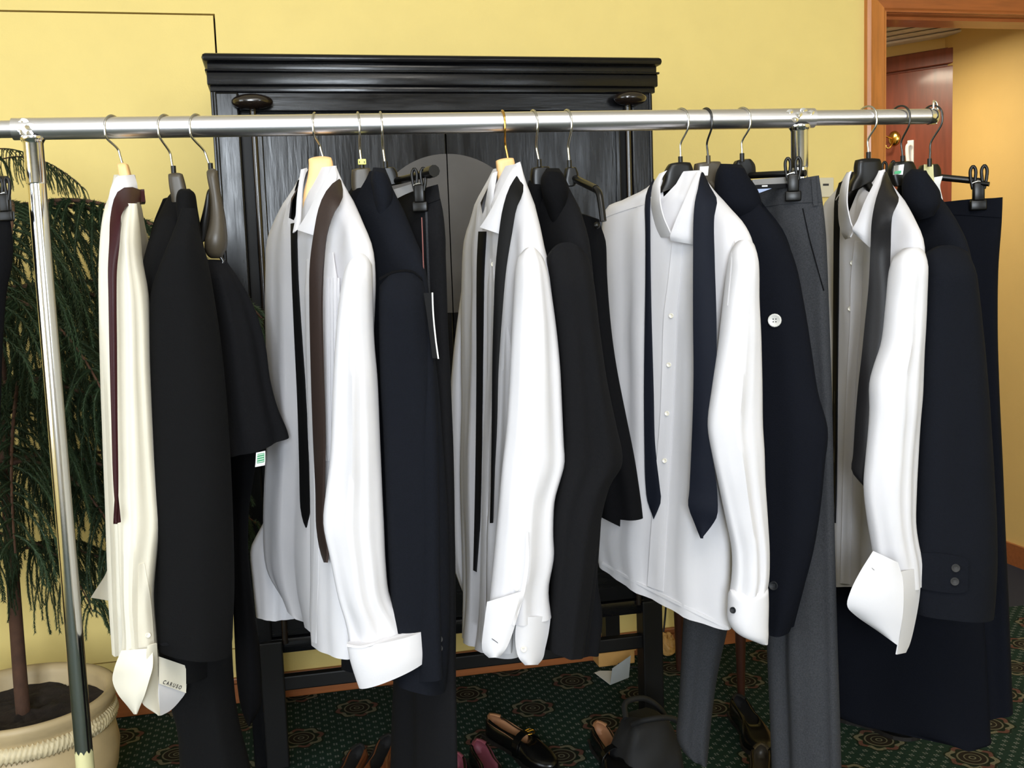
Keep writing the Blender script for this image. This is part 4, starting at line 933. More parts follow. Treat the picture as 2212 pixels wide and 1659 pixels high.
s5 = cloth('sleeve', [(1126, 536, 1163, 532, .024), (1117, 570, 1180, 580), (1110, 660, 1197, 680), (1104, 760, 1208, 780), (1099, 860, 1213, 870), (1093, 940, 1217, 960), (1087, 990, 1219, 1000), (1082, 1040, 1208, 1040), (1078, 1090, 1197, 1080), (1072, 1150, 1194, 1150), (1064, 1230, 1196, 1200), (1058, 1290, 1184, 1270), (1052, 1340, 1190, 1330)], M_cotton, g, -0.165, th=0.034, folds=FSL+[(0.0035, 2.8, .6, .2)], wr=0.0028, seed=19, topth=0.55, arch=0.035)
ca = sheet('cuff', [(1052, 1300, 1135, 1275, -.19, -.205), (1046, 1345, 1116, 1340, -.19, -.21), (1041, 1390, 1101, 1385, -.19, -.21), (1043, 1408, 1091, 1405, -.19, -.21), (1056, 1421, 1078, 1420, -.195, -.205)], M_cotton2, g, bulge=0.010, nu=8)
cb = sheet('cuff', [(1117, 1335, 1190, 1330, -.195, -.175), (1113, 1370, 1185, 1368, -.195, -.175), (1115, 1402, 1178, 1400, -.195, -.175), (1121, 1422, 1173, 1422, -.195, -.175), (1134, 1437, 1162, 1436, -.19, -.18)], M_cotton2, g, bulge=0.012, nu=8)
sheet('sleeve_placket', [(1136, 1150, 1142, 1150), (1134, 1220, 1142, 1222), (1122, 1290, 1130, 1294), (1106, 1350, 1112, 1352)], M_cotton2, g, on=[s5, ca], off=0.003, nu=2)
button([s5, ca], 1117, 1271, 5.5, M_pearl, g); button([cb], 1131, 1402, 6.5, M_pearl, g, label='pearl cuff button')
sheet('buttonhole', [(1062, 1379, 1063, 1381), (1068, 1383, 1069, 1385), (1075, 1388, 1076, 1390)], M_ink, g, on=[ca], off=0.0015, thick=0.0005, nu=1, nv=4)
sheet('collar', [(1063, 374, 1075, 370, -.02, -.02), (1055, 400, 1070, 400, -.02, -.03), (1048, 440, 1062, 440, .0, -.03), (1040, 480, 1054, 475, .03, -.02), (1030, 506, 1044, 494, .05, .0)], M_cotton2, g, bulge=0.004)
sheet('collar', [(1114, 353, 1124, 349, -.05, -.05), (1100, 375, 1128, 372, -.06, -.07), (1082, 410, 1122, 405, -.06, -.085), (1062, 450, 1104, 448, -.06, -.09), (1044, 480, 1090, 488, -.055, -.085), (1036, 491, 1078, 505, -.05, -.08)], M_cotton2, g, bulge=0.006, nu=8)
t = thing('necktie', 'narrow black tie over the shirt with the open rounded cuffs', 'tie', base(1080, -0.2), GT)
sheet('tail', [(1022, 1232, 1030, 1236), (1024, 1150, 1036, 1150), (1027, 1000, 1040, 1000), (1029, 800, 1042, 800), (1029, 650, 1044, 650), (1030, 560, 1046, 560), (1033, 500, 1050, 500)], M_tblack, t, on=[b5, fs], off=0.006, thick=0.003, bulge=0.002, nv=36)
sheet('blade', [(1122, 372, 1127, 376, -.06, -.05), (1110, 388, 1131, 400, -.09, -.08), (1098, 410, 1129, 420, -.115, -.12), (1086, 450, 1116, 450, -.12, -.13), (1078, 500, 1107, 500, -.125, -.135), (1070, 580, 1094, 580, -.125, -.135), (1066, 680, 1085, 680, -.125, -.135), (1063, 800, 1077, 800, -.12, -.13), (1062, 920, 1074, 920, -.11, -.12), (1060, 1040, 1068, 1040, -.10, -.11), (1058, 1130, 1064, 1130, -.09, -.10)], M_tblack, t, thick=0.004, bulge=0.003, nv=40)
# ---- third jacket, waistcoat, trousers
D6 = (1120, 0.14, 1275, -0.16)
g = thing('suit_jacket', 'black jacket with bent sleeve at the middle of the rail', 'jacket', base(1230), GJ)
cloth('body', [(1160, 378, 1212, 370, .02), (1144, 425, 1236, 435), (1132, 490, 1262, 515), (1132, 700, 1282, 720), (1140, 1000, 1294, 1000), (1150, 1200, 1286, 1200), (1160, 1390, 1262, 1405)], M_wgrey, g, D6, th=0.028, folds=FJ, wr=0.001, seed=20)
s6 = cloth('sleeve', [(1178, 525, 1264, 522, .03), (1186, 600, 1281, 610), (1200, 700, 1294, 715), (1210, 800, 1309, 820), (1216, 900, 1330, 920), (1218, 960, 1343, 980), (1214, 1010, 1339, 1010), (1204, 1060, 1318, 1040), (1194, 1120, 1300, 1100), (1192, 1200, 1285, 1200), (1190, 1300, 1272, 1300), (1186, 1400, 1258, 1410)], M_wgrey, g, -0.165, th=0.042, folds=FJ+[(0.003, 2.2, .4, .8)], wr=0.0015, seed=21, arch=0.04)
cloth('collar', [(1180, 364, 1208, 364, .02), (1170, 385, 1222, 392, .03), (1172, 415, 1226, 412, .035), (1182, 450, 1222, 440, .03), (1195, 500, 1218, 490, .015)], M_wink, g, -0.06, th=0.03, wr=0.001)
cloth('far_lapel', [(1142, 390, 1172, 388, .015), (1134, 430, 1176, 430), (1132, 470, 1182, 480), (1142, 560, 1188, 560)], M_wink, g, 0.0, th=0.02, wr=0.001)
g = thing('trousers', 'black trousers reaching down below the jacket with the bent sleeve', 'trousers', base(1250, 0.05), GP)
cloth('leg', [(1180, 900, 1300, 900), (1185, 1100, 1296, 1100), (1188, 1250, 1290, 1250), (1190, 1320, 1300, 1330), (1200, 1400, 1292, 1412)], M_wgrey, g, 0.04, th=0.03, folds=[(0.006, 1.8, .2, .1)], wr=0.001, seed=22)
g = thing('waistcoat', 'black waistcoat with flared pointed hem hanging from the bent-arm hanger', 'waistcoat', base(1320), GP)
w3 = cloth('body', [(1240, 456, 1294, 474, .012), (1246, 520, 1302, 520), (1250, 600, 1305, 600), (1258, 700, 1312, 700), (1266, 800, 1326, 800), (1276, 900, 1346, 900), (1284, 1000, 1366, 1000), (1290, 1080, 1379, 1085), (1292, 1112, 1383, 1122)], M_wink, g, (1240, 0.03, 1380, -0.10), th=0.022, folds=[(0.004, 1.9, .3, .1)], wr=0.001, seed=23)
cloth('back', [(1250, 480, 1290, 480, .012), (1262, 700, 1306, 700), (1280, 900, 1336, 900), (1284, 1050, 1358, 1060), (1290, 1112, 1364, 1148)], M_wblack, g, 0.08, th=0.015, wr=0.001)

# ---- fourth shirt, navy tie
D7 = (1304, 0.14, 1625, -0.14)
g = thing('dress_shirt', 'white shirt seen from the front with buttoned placket and navy tie', 'shirt', base(1450), GS)
b7 = cloth('body', [(1430, 374, 1513, 368, .02), (1398, 408, 1540, 412), (1350, 432, 1576, 452), (1314, 450, 1606, 486), (1303, 520, 1626, 535), (1304, 620, 1620, 620), (1308, 720, 1594, 740), (1311, 860, 1588, 870), (1306, 1000, 1584, 1010), (1292, 1110, 1580, 1150), (1286, 1150, 1578, 1240), (1299, 1218, 1577, 1360)], M_cotton, g, D7, th=0.036, folds=[(0.004, 2.4, .2, .15), (0.0025, 5.2, .5, -.3)], neck=(0.42, 0.17, 0.115), seed=24, nu=30, nv=60)
s7 = cloth('sleeve', [(1581, 528, 1624, 510, .024), (1577, 570, 1632, 560), (1568, 640, 1635, 650), (1556, 740, 1641, 740), (1541, 840, 1644, 840), (1531, 920, 1645, 920), (1538, 970, 1648, 970), (1553, 1040, 1650, 1040), (1570, 1120, 1655, 1120), (1584, 1190, 1658, 1190), (1584, 1250, 1657, 1245), (1578, 1290, 1652, 1275)], M_cotton, g, -0.165, th=0.034, folds=FSL+[(0.003, 2.4, .2, .2)], wr=0.0026, seed=25, topth=0.55, arch=0.035)
c7 = cloth('cuff', [(1577, 1275, 1656, 1255, .03), (1575, 1310, 1657, 1300, .032), (1576, 1345, 1656, 1345, .032), (1590, 1366, 1656, 1366, .03), (1630, 1384, 1655, 1386, .02)], M_cotton2, g, -0.17, th=0.032, wr=0.0008, seed=26, nv=20)
button([c7], 1584, 1318, 7, M_btnblk, g, label='dark cuff button')
pk = sheet('placket', [(1452, 524, 1474, 528), (1444, 600, 1470, 600), (1434, 680, 1462, 680), (1430, 790, 1458, 790), (1426, 900, 1453, 900), (1417, 1010, 1446, 1010), (1408, 1120, 1440, 1130), (1398, 1266, 1432, 1278)], M_cotton, g, on=[b7], off=0.003, nu=4, nv=40)
for x, y in ((1450, 682), (1445, 788), (1441, 893), (1436, 995)): button([b7, pk], x, y, 5.2, M_pearl, g)
sheet('hem', [(1300, 1214, 1300, 1219), (1380, 1258, 1380, 1264), (1480, 1308, 1480, 1315), (1574, 1354, 1575, 1361)], M_cotton2, g, on=[b7], off=0.0022, nu=2, nv=24)
sheet('armhole_seam', [(1592, 480, 1594, 481), (1580, 540, 1582.5, 541), (1577, 580, 1579.5, 580), (1570, 660, 1572, 660)], M_cotton2, g, on=[s7, b7], off=0.0018, nu=2)
sheet('yoke_seam', [(1306, 466, 1307, 470), (1350, 450, 1351, 454), (1412, 432, 1413, 436)], M_cotton2, g, on=[b7], off=0.0018, nu=2)
sheet('collar', [(1424, 375, 1441, 368, -.01, -.02), (1413, 395, 1428, 390, -.01, -.03), (1407, 430, 1425, 432, .0, -.045), (1407, 470, 1433, 470, .01, -.05), (1411, 498, 1447, 502, .01, -.06), (1420, 513, 1450, 511, .0, -.06)], M_cotton2, g, bulge=0.005)
sheet('collar', [(1505, 370, 1515, 368, -.06, -.06), (1492, 400, 1524, 395, -.07, -.08), (1473, 445, 1522, 440, -.075, -.095), (1456, 485, 1510, 490, -.07, -.09), (1447, 512, 1503, 520, -.065, -.085), (1449, 520, 1500, 529, -.06, -.08)], M_cotton2, g, bulge=0.006, nu=8)
sheet('collar_band', [(1424, 392, 1431, 388, .0, .0), (1427, 430, 1434, 430, -.01, -.01), (1434, 470, 1442, 470, -.02, -.02), (1446, 500, 1452, 498, -.03, -.03)], M_cotton2, g)
t = thing('necktie', 'wide navy tie over the front-facing white shirt', 'tie', base(1470, -0.1), GT)
sheet('tail', [(1408, 1110, 1412, 1122), (1398, 1080, 1427, 1085), (1394, 1040, 1424, 1050), (1392, 960, 1415, 960), (1391, 850, 1412, 850), (1392, 740, 1409, 740), (1394, 600, 1406, 600), (1394, 500, 1405, 500), (1393, 440, 1405, 440), (1398, 412, 1408, 405), (1408, 392, 1414, 386)], M_tnavy, t, on=[b7], off=0.007, thick=0.003, bulge=0.002, nv=44)
sheet('blade', [(1516, 371, 1520, 373, -.07, -.06), (1512, 392, 1535, 405, -.10, -.09), (1502, 430, 1549, 432, -.115, -.12), (1498, 470, 1543, 470, -.12, -.13), (1497, 560, 1544, 560, -.125, -.135), (1497, 700, 1548, 700, -.125, -.145), (1498, 800, 1547, 800, -.125, -.15), (1497, 870, 1540, 870, -.125, -.15), (1495, 930, 1531, 930, -.125, -.15), (1492, 1000, 1541, 1000, -.125, -.15), (1489, 1060, 1549, 1060, -.12, -.15), (1487, 1095, 1550, 1110, -.12, -.15), (1500, 1130, 1540, 1132, -.12, -.14), (1513, 1163, 1516, 1163, -.125, -.13)], M_tnavy, t, thick=0.004, bulge=0.004, nv=56)
# ---- navy coat with white button, grey trousers
g = thing('suit_jacket', 'navy coat with one large white button beside the front-facing shirt', 'coat', base(1700), GJ)
cloth('body', [(1548, 362, 1598, 356, .02), (1530, 420, 1636, 430), (1500, 490, 1690, 500), (1490, 580, 1714, 575), (1500, 800, 1752, 800), (1510, 1000, 1776, 1000), (1530, 1200, 1750, 1200), (1560, 1350, 1712, 1355)], M_wnavy, g, (1490, 0.13, 1740, -0.12), th=0.028, folds=FJ, wr=0.001, seed=27)
s8 = cloth('front', [(1600, 440, 1640, 440, .02), (1585, 500, 1688, 500, .03), (1590, 570, 1717, 566), (1605, 660, 1737, 660), (1618, 760, 1753, 760), (1626, 850, 1767, 850), (1630, 930, 1788, 930), (1632, 1000, 1782, 1000), (1636, 1100, 1772, 1100), (1640, 1190, 1757, 1190), (1646, 1270, 1736, 1270), (1654, 1330, 1718, 1330), (1656, 1362, 1706, 1364)], M_wnavy, g, (1600, -0.06, 1790, -0.15), th=0.032, folds=FJ, wr=0.0015, seed=28)
cloth('collar', [(1556, 354, 1602, 356, .02), (1548, 380, 1612, 380, .03), (1548, 415, 1632, 410, .035), (1560, 450, 1642, 445, .035), (1585, 480, 1640, 470, .02)], M_wnavy, g, -0.05, th=0.03, wr=0.001)
button([s8], 1674, 692, 14.5, M_btnhorn, g, label='large white button')
button([s8], 1671, 1265, 10, M_btnblk, g, label='black sleeve button')
g = thing('trousers', 'grey flannel trousers with a side pocket clipped in front of the right post', 'trousers', base(1720, 0.1), GP)
DT = (1600, 0.05, 1800, -0.125)
t4 = cloth('body', [(1622, 404, 1769, 379, .014), (1630, 440, 1776, 440), (1640, 540, 1782, 540), (1650, 700, 1788, 700), (1655, 900, 1795, 900), (1658, 1100, 1799, 1100), (1660, 1300, 1804, 1300), (1662, 1420, 1807, 1420), (1668, 1560, 1811, 1560), (1676, 1760, 1816, 1760)], M_wchar, g, DT, th=0.026, folds=[(0.008, 1.9, .15, .03), (0.004, 3.6, .5, .05)], wr=0.0012, seed=29)
cloth('leg', [(1490, 1150, 1600, 1150), (1484, 1260, 1590, 1260), (1477, 1350, 1572, 1350), (1472, 1450, 1550, 1450), (1467, 1540, 1537, 1540), (1463, 1595, 1531, 1600), (1476, 1624, 1527, 1636), (1486, 1634, 1525, 1648)], M_wchar, g, 0.14, th=0.026, folds=[(0.004, 1.6, .1, .05)], wr=0.001, seed=30)
wb_ = sheet('waistband', [(1640, 418, 1642, 448), (1700, 404, 1704, 440), (1768, 380, 1777, 436)], M_wchar, g, on=[t4], off=0.0025, nu=4)
sheet('waistband_lining', [(1625, 388, 1627, 400), (1660, 385, 1662, 402), (1702, 382, 1704, 398)], M_grlin, g, D=-0.05, nu=4)
lbl = sheet('label', [(1622, 400, 1623, 410), (1660, 398, 1661, 408), (1700, 396, 1701, 405)], M_cardblk, g, D=-0.053, nu=3)
sheet('label_print', [(1646, 400.5, 1658, 400), (1646, 403.5, 1658, 403)], M_paper, lbl, D=-0.0565, thick=0.0004, nu=2, nv=1)
sheet('lining_corner', [(1627, 409, 1630, 417), (1645, 408, 1640, 416), (1667, 407, 1640, 417)], M_bluel, g, D=-0.054, nu=3)
sheet('pocket', [(1733, 450, 1735, 449.5), (1746, 510, 1748, 509.5), (1762, 570, 1764, 569.5), (1779, 628, 1781, 627.5)], M_wink, g, on=[t4], off=0.002, nu=2)
sheet('belt_loop', [(1752, 382, 1762, 381), (1757, 445, 1767, 444)], M_wchar, g, on=[wb_, t4], off=0.004, nu=2)

# ---- rightmost shirt, satin tie
D8 = (1790, 0.15, 1985, -0.14)
g = thing('dress_shirt', 'rightmost white shirt with a flared open cuff and satin grey tie', 'shirt', base(1890), GS)
b8 = cloth('body', [(1830, 372, 1908, 368, .02), (1808, 418, 1936, 420), (1786, 450, 1966, 468), (1782, 520, 1990, 524), (1788, 650, 1988, 640), (1796, 800, 1978, 800), (1797, 1000, 1966, 1000), (1797, 1150, 1958, 1150), (1800, 1263, 1952, 1264)], M_cotton, g, D8, th=0.034, folds=[(0.005, 2.4, .3, .15), (0.0025, 5.0, .1, -.3)], neck=(0.42, 0.19, 0.16), seed=31, nu=26)
s9 = cloth('sleeve', [(1940, 540, 1993, 530, .024), (1930, 575, 1996, 568), (1920, 650, 1995, 660), (1910, 740, 1992, 740), (1894, 790, 1990, 800), (1884, 830, 1988, 850), (1884, 890, 1984, 900), (1876, 980, 1979, 980), (1870, 1050, 1975, 1050), (1876, 1110, 1972, 1120), (1886, 1170, 1977, 1165), (1894, 1220, 1986, 1210), (1900, 1270, 1990, 1260)], M_cotton, g, -0.165, th=0.034, folds=FSL+[(0.003, 2.6, .2, .2)], wr=0.0026, seed=32, topth=0.55, arch=0.035)
sheet('cuff', [(1886, 1190, 1940, 1215, -.20, -.215), (1858, 1235, 1950, 1250, -.20, -.22), (1838, 1275, 1952, 1290, -.20, -.225), (1830, 1308, 1950, 1330, -.195, -.225), (1846, 1328, 1944, 1366, -.19, -.22), (1900, 1366, 1940, 1395, -.19, -.215)], M_cotton2, g, bulge=0.010, nu=10)
sheet('cuff', [(1946, 1235, 1990, 1225, -.215, -.18), (1950, 1290, 1987, 1285, -.22, -.18), (1948, 1340, 1978, 1340, -.215, -.18), (1942, 1385, 1966, 1390, -.21, -.18), (1937, 1414, 1957, 1410, -.21, -.185)], M_cotton2, g, bulge=0.003)
sheet('buttonhole', [(1883, 1226, 1884, 1228), (1892, 1234, 1893, 1236)], M_ink, g, D=-.213, thick=0.0005, nu=1, nv=2)
sheet('placket', [(1846, 520, 1868, 524), (1838, 600, 1862, 600), (1836, 700, 1858, 700), (1830, 800, 1850, 800), (1822, 1000, 1842, 1000), (1815, 1260, 1836, 1262)], M_cotton, g, on=[b8], off=0.003, nu=4, nv=36)
for x, y in ((1842, 568), (1837, 667)): button([b8], x, y, 5.2, M_pearl, g)
sheet('collar', [(1828, 376, 1840, 368, -.01, -.02), (1817, 400, 1832, 396, .0, -.03), (1811, 440, 1829, 440, .01, -.045), (1812, 480, 1836, 478, .01, -.05), (1818, 505, 1842, 498, .0, -.055), (1826, 518, 1836, 512, .0, -.05)], M_cotton2, g, bulge=0.005)
sheet('collar', [(1898, 370, 1912, 365, -.06, -.06), (1888, 395, 1914, 395, -.07, -.085), (1868, 435, 1902, 440, -.075, -.10), (1852, 475, 1892, 480, -.075, -.10), (1841, 497, 1884, 520, -.07, -.095), (1846, 505, 1879, 535, -.065, -.09)], M_cotton2, g, bulge=0.006, nu=8)
t = thing('necktie', 'charcoal satin tie over the rightmost shirt', 'tie', base(1890, -0.1), GT)
sheet('tail', [(1800, 1120, 1803, 1130), (1798, 1000, 1806, 1000), (1799, 800, 1808, 800), (1800, 600, 1811, 600), (1801, 480, 1813, 480), (1803, 430, 1815, 425), (1812, 395, 1822, 390)], M_tblack, t, on=[b8], off=0.006, thick=0.003, nv=36)
sheet('blade', [(1913, 369, 1916, 372, -.07, -.06), (1908, 388, 1934, 412, -.10, -.09), (1895, 420, 1942, 430, -.125, -.145), (1884, 470, 1928, 465, -.13, -.16), (1880, 540, 1924, 540, -.125, -.14), (1876, 620, 1922, 620, -.125, -.145), (1868, 700, 1920, 700, -.125, -.15), (1861, 770, 1906, 770, -.125, -.15), (1854, 830, 1886, 830, -.12, -.15), (1848, 900, 1882, 900, -.12, -.15), (1843, 980, 1874, 980, -.12, -.15), (1841, 1020, 1869, 1035, -.12, -.14), (1868, 1053, 1871, 1054, -.13, -.135)], M_tgrey, t, thick=0.004, bulge=0.005, nv=50)
# ---- rightmost coat and trousers
g = thing('suit_jacket', 'rightmost dark navy coat with a two-button tab on the sleeve', 'coat', base(2060), GJ)
cloth('body', [(1960, 372, 2000, 368, .02), (1940, 420, 2024, 425), (1915, 480, 2062, 480), (1905, 560, 2090, 545), (1905, 800, 2118, 800), (1905, 1000, 2134, 1000), (1905, 1300, 2132, 1310)], M_wdark, g, (1905, 0.12, 2100, -0.13), th=0.03, folds=FJ, wr=0.001, seed=33)
s10 = cloth('sleeve', [(1998, 535, 2080, 525, .03), (1995, 560, 2090, 553), (1990, 640, 2105, 640), (1986, 760, 2119, 760), (1982, 900, 2131, 900), (1978, 1050, 2141, 1050), (1972, 1200, 2147, 1200), (1970, 1300, 2143, 1300), (1972, 1322, 2139, 1330)], M_wdark, g, -0.16, th=0.045, folds=FJ, wr=0.0015, seed=34, arch=0.04)
cloth('collar', [(1968, 366, 1990, 366, .02), (1958, 385, 2002, 385, .03), (1956, 415, 2022, 415, .035), (1966, 450, 2022, 440, .035), (1985, 475, 2012, 465, .02)], M_wdark, g, -0.06, th=0.03, wr=0.001)
sheet('shoulder_seam', [(2010, 520, 2011, 525), (2040, 508, 2041, 513), (2070, 512, 2071, 517), (2086, 528, 2087, 533)], M_wink, g, on=[s10], off=0.0015, nu=2)
tab = sheet('tab', [(1988, 1194, 1990, 1272), (2040, 1196, 2040, 1280), (2084, 1206, 2083, 1280), (2092, 1212, 2090, 1274)], M_wdark, g, on=[s10], off=0.005, thick=0.003, nu=6, nv=14)
for x, y in ((2064, 1227), (2062, 1256)): button([s10, tab], x, y, 9, M_btngrey, g)
g = thing('trousers', 'long navy trousers clipped at the right end of the rail', 'trousers', base(2110, 0.1), GP)
DT5 = (1900, 0.16, 2180, 0.0)
t5 = cloth('body', [(2020, 440, 2166, 426, .014), (2022, 480, 2164, 480), (2030, 560, 2157, 570), (2040, 700, 2155, 700), (2050, 850, 2159, 850), (2060, 1000, 2166, 1000), (2070, 1150, 2172, 1150), (2080, 1300, 2179, 1300), (2090, 1430, 2184, 1430), (2100, 1548, 2188, 1542)], M_wvnavy, g, DT5, th=0.024, folds=[(0.005, 1.8, .4, .03)], wr=0.001, seed=35)
cloth('leg', [(1788, 1150, 2110, 1180), (1790, 1260, 2122, 1300), (1793, 1380, 2130, 1400), (1797, 1500, 2136, 1510), (1812, 1545, 2140, 1585), (1900, 1565, 2141, 1605), (2020, 1590, 2120, 1612)], M_wvnavy, g, (1790, 0.15, 2140, 0.0), th=0.035, folds=[(0.006, 1.5, .2, .03)], wr=0.001, seed=36)
wb_ = sheet('waistband', [(2040, 436, 2040, 462), (2100, 430, 2100, 466), (2165, 427, 2162, 470)], M_wvnavy, g, on=[t5], off=0.0025, nu=4)
sheet('lining_flap', [(2018, 383, 2036, 380, .04, .03), (2016, 410, 2030, 400, .04, .03), (2022, 430, 2034, 425, .04, .03), (2030, 442, 2036, 438, .04, .03)], M_paper, g, label='white paper flap')
# ---- clipped dark trousers at the left edge of the rail
h = hanger('trouser_hanger', 'dark clip hanger at the left end of the rail', -60, (-58, 372), M_steel, -28)
tube('bar', [P(-110, 385, 0.03), P(-40, 385, 0.0), P(14, 388, -0.03)], 0.0062, M_plastic, h)
clip(h, 8, 400, -0.035, 1.0, 1.0)
g = thing('trousers', 'dark trousers hanging from the clip at the left edge of the rail', 'trousers', base(-40), GP)
cloth('body', [(-120, 445, 19, 452, .014), (-118, 500, 22, 500), (-116, 560, 20, 570), (-114, 640, 6, 640), (-112, 900, -6, 900), (-112, 1400, -10, 1400)], M_wink, g, (-120, 0.06, 20, -0.03), th=0.024, folds=FJ, seed=37)

# ================================================================== things on the floor
def shoe(name, label, heel, toe, m, lining, L=0.30, loafer=True, buckle=False, tilt=0.0, group='shoes on the carpet'):
    a = F(*heel); b = F(*toe); dirv = b-a; dirv[2] = 0; dirv /= np.linalg.norm(dirv); side = np.array([-dirv[1], dirv[0], 0]); Z = np.array([0, 0, 1.0])
    k = thing(name, label, 'shoe', a, group)
    # outline half-widths along the length, heel to toe
    xs = np.array([0, .03, .10, .22, .38, .52, .66, .78, .88, .95, 0.99, 1.0])*L
    wl = np.array([.004, .020, .031, .033, .031, .034, .043, .046, .040, .027, .012, .002]); wr_ = wl*np.array([1, 1, 1, 1, .88, .86, .95, 1, 1, 1, 1, 1])
    ht = np.array([.062, .066, .066, .062, .058, .066, .060, .048, .042, .038, .032, .026])
    def P3(x, y, z): return a+dirv*x+side*y+Z*z
    v = []; f = []; n = len(xs)
    for z in (0.0, 0.011):
        for s in (1, -1):
            for i in range(n): v.append(P3(xs[i], s*(wl if s > 0 else wr_)[i]*1.06, z))
    for i in range(n-1):
        f.append((i, i+1, n+i+1, n+i)); f.append((2*n+i, 2*n+i+1, 3*n+i+1, 3*n+i))
        f.append((i, i+1, 2*n+i+1, 2*n+i)); f.append((n+i, n+i+1, 3*n+i+1, 3*n+i))
    so = obj('sole', v, f, M_sole, k, False)
    he = MB().box(P3(0.036, 0, 0.004), 0.066, 0.062, 0.012, (dirv, side, Z), 0.003).build('heel', M_sole, k)
    v = []; f = []; NS = 17; open_to = 5                # rows 0..5 have an opening, the rest close over the vamp
    for i in range(n):
        for j in range(NS):
            t = math.pi*j/(NS-1); cy = math.cos(t); sy = math.sin(t)
            w = (wl if cy > 0 else wr_)[i]; y = w*np.sign(cy)*abs(cy)**0.8; z = 0.010+(ht[i]-0.010)*sy**(0.55 if i > open_to else 0.5)
            if i <= open_to and sy > 0.80:
                z = 0.010+(ht[i]-0.010)*0.92; y = w*(0.62)*np.sign(cy) if abs(cy) > 1e-6 else 0
                if abs(cy) < 0.3: z = 0.026
            v.append(P3(xs[i], y, z))
    skip = set()
    for i in range(n-1):
        for j in range(NS-1):
            mid_ = abs(math.cos(math.pi*(j+0.5)/(NS-1)))
            if 0 < i < open_to and mid_ < 0.48: continue
            f.append((i*NS+j, i*NS+j+1, (i+1)*NS+j+1, (i+1)*NS+j))
    up = obj('upper', v, f, m, k)
    md = up.modifiers.new('thick', 'SOLIDIFY'); md.thickness = 0.003; md.offset = -1
    sb_ = up.modifiers.new('smooth', 'SUBSURF'); sb_.levels = 1; sb_.render_levels = 1
    v = []; f = []
    for i in range(0, open_to+2):
        for s in (1, 0.5, 0, -0.5, -1): v.append(P3(xs[i]+0.004, s*(wl[i]*0.84), 0.024+0.030*abs(s)**3*(1 if i <= open_to else 0.6)))
    for i in range(open_to+1):
        for j in range(4): f.append((i*5+j, i*5+j+1, (i+1)*5+j+1, (i+1)*5+j))
    # heel lining rising at the back
    obj('insole', v, f, lining, k)
    v = []; f = []
    for i, (x, w, z) in enumerate(((0.010, .016, .058), (0.006, .022, .064), (0.006, .022, .030), (0.02, .026, .024))):
        for s in (-1, -0.6, 0, 0.6, 1): v.append(P3(x+0.03*abs(s)**2, s*w, z+0.002*(1-abs(s))))
    for i in range(3):
        for j in range(4): f.append((i*5+j, i*5+j+1, (i+1)*5+j+1, (i+1)*5+j))
    obj('heel_lining', v, f, lining, k)
    if loafer:
        st = sheet3('strap', [P3(.60*L, .043, .016), P3(.585*L, .036, .050), P3(.575*L, 0, .070), P3(.585*L, -.034, .050), P3(.60*L, -.040, .016)], dirv*0.013, 0.003, m, k)
        if buckle:
            c = P3(.575*L, 0.016, .070); U = side*0.011; Vd = dirv*0.011
            tube('buckle', [c-U-Vd, c+U-Vd, c+U+Vd-Z*0.002, c-U+Vd-Z*0.002, c-U-Vd], 0.0016, M_gold, k, n=24, seg=6, smoothpath=True)
            tube('buckle_pin', [c-U+Z*0.001, c+U*1.2+Z*0.001], 0.0012, M_gold, k, n=2, seg=6, smoothpath=False)
    return k
def sheet3(name, pts, wv, th, m, parent):
    pt = catmull(pts, 14); v = []; f = []
    cen = np.mean(pt, axis=0)
    for p in pt:
        o = p-cen; o = o/np.linalg.norm(o)
        for q in (p-wv, p+wv): v += [q, q+o*th]
    for i in range(len(pt)-1):
        a = i*4; b = a+4; f += [(a, a+2, b+2, b), (a+1, b+1, b+3, a+3), (a, b, b+1, a+1), (a+2, a+3, b+3, b+2)]
    f += [(0, 1, 3, 2), (len(v)-4, len(v)-2, len(v)-1, len(v)-3)]
    return obj(name, v, f, m, parent, False)
shoe('loafer', 'black loafer with gold buckle and tan insole on the carpet below the open cuffs', (1056, 1584), (1222, 1690), M_shoe, M_tan, buckle=True, L=0.33)
shoe('loafer', 'black loafer with gold buckle and tan insole beside the black bag', (1290, 1600), (1372, 1740), M_shoe, M_tan, buckle=True, L=0.33)
shoe('dress_shoe', 'black shoe with pink insole in front of the left gold-buckled loafer', (1030, 1640), (1110, 1790), M_shoe, M_pink, loafer=False)
shoe('dress_shoe', 'black shoe with pink insole half hidden behind the dark navy jacket trousers', (985, 1668), (1000, 1830), M_shoe, M_pink, loafer=False)
shoe('brown_shoe', 'brown leather shoe with suede lining just left of the grey trouser legs', (843, 1628), (790, 1745), M_brown, M_suede, loafer=False)
shoe('brown_shoe', 'brown leather shoe at the bottom edge of the picture', (782, 1650), (720, 1770), M_brown, M_suede, loafer=False)
shoe('dress_shoe', 'black shoe with drab lining at the bottom edge between the grey trouser legs', (1645, 1650), (1640, 1800), M_shoe, M_taupe, loafer=False)
shoe('dress_shoe', 'black shoe in shadow below the wooden table leg', (1590, 1540), (1660, 1650), M_shoe, M_suede, loafer=False)
shoe('dress_shoe', 'polished black shoe under the hem of the navy trousers', (1800, 1545), (1890, 1570), M_shoe, M_suede, loafer=False, L=0.26)
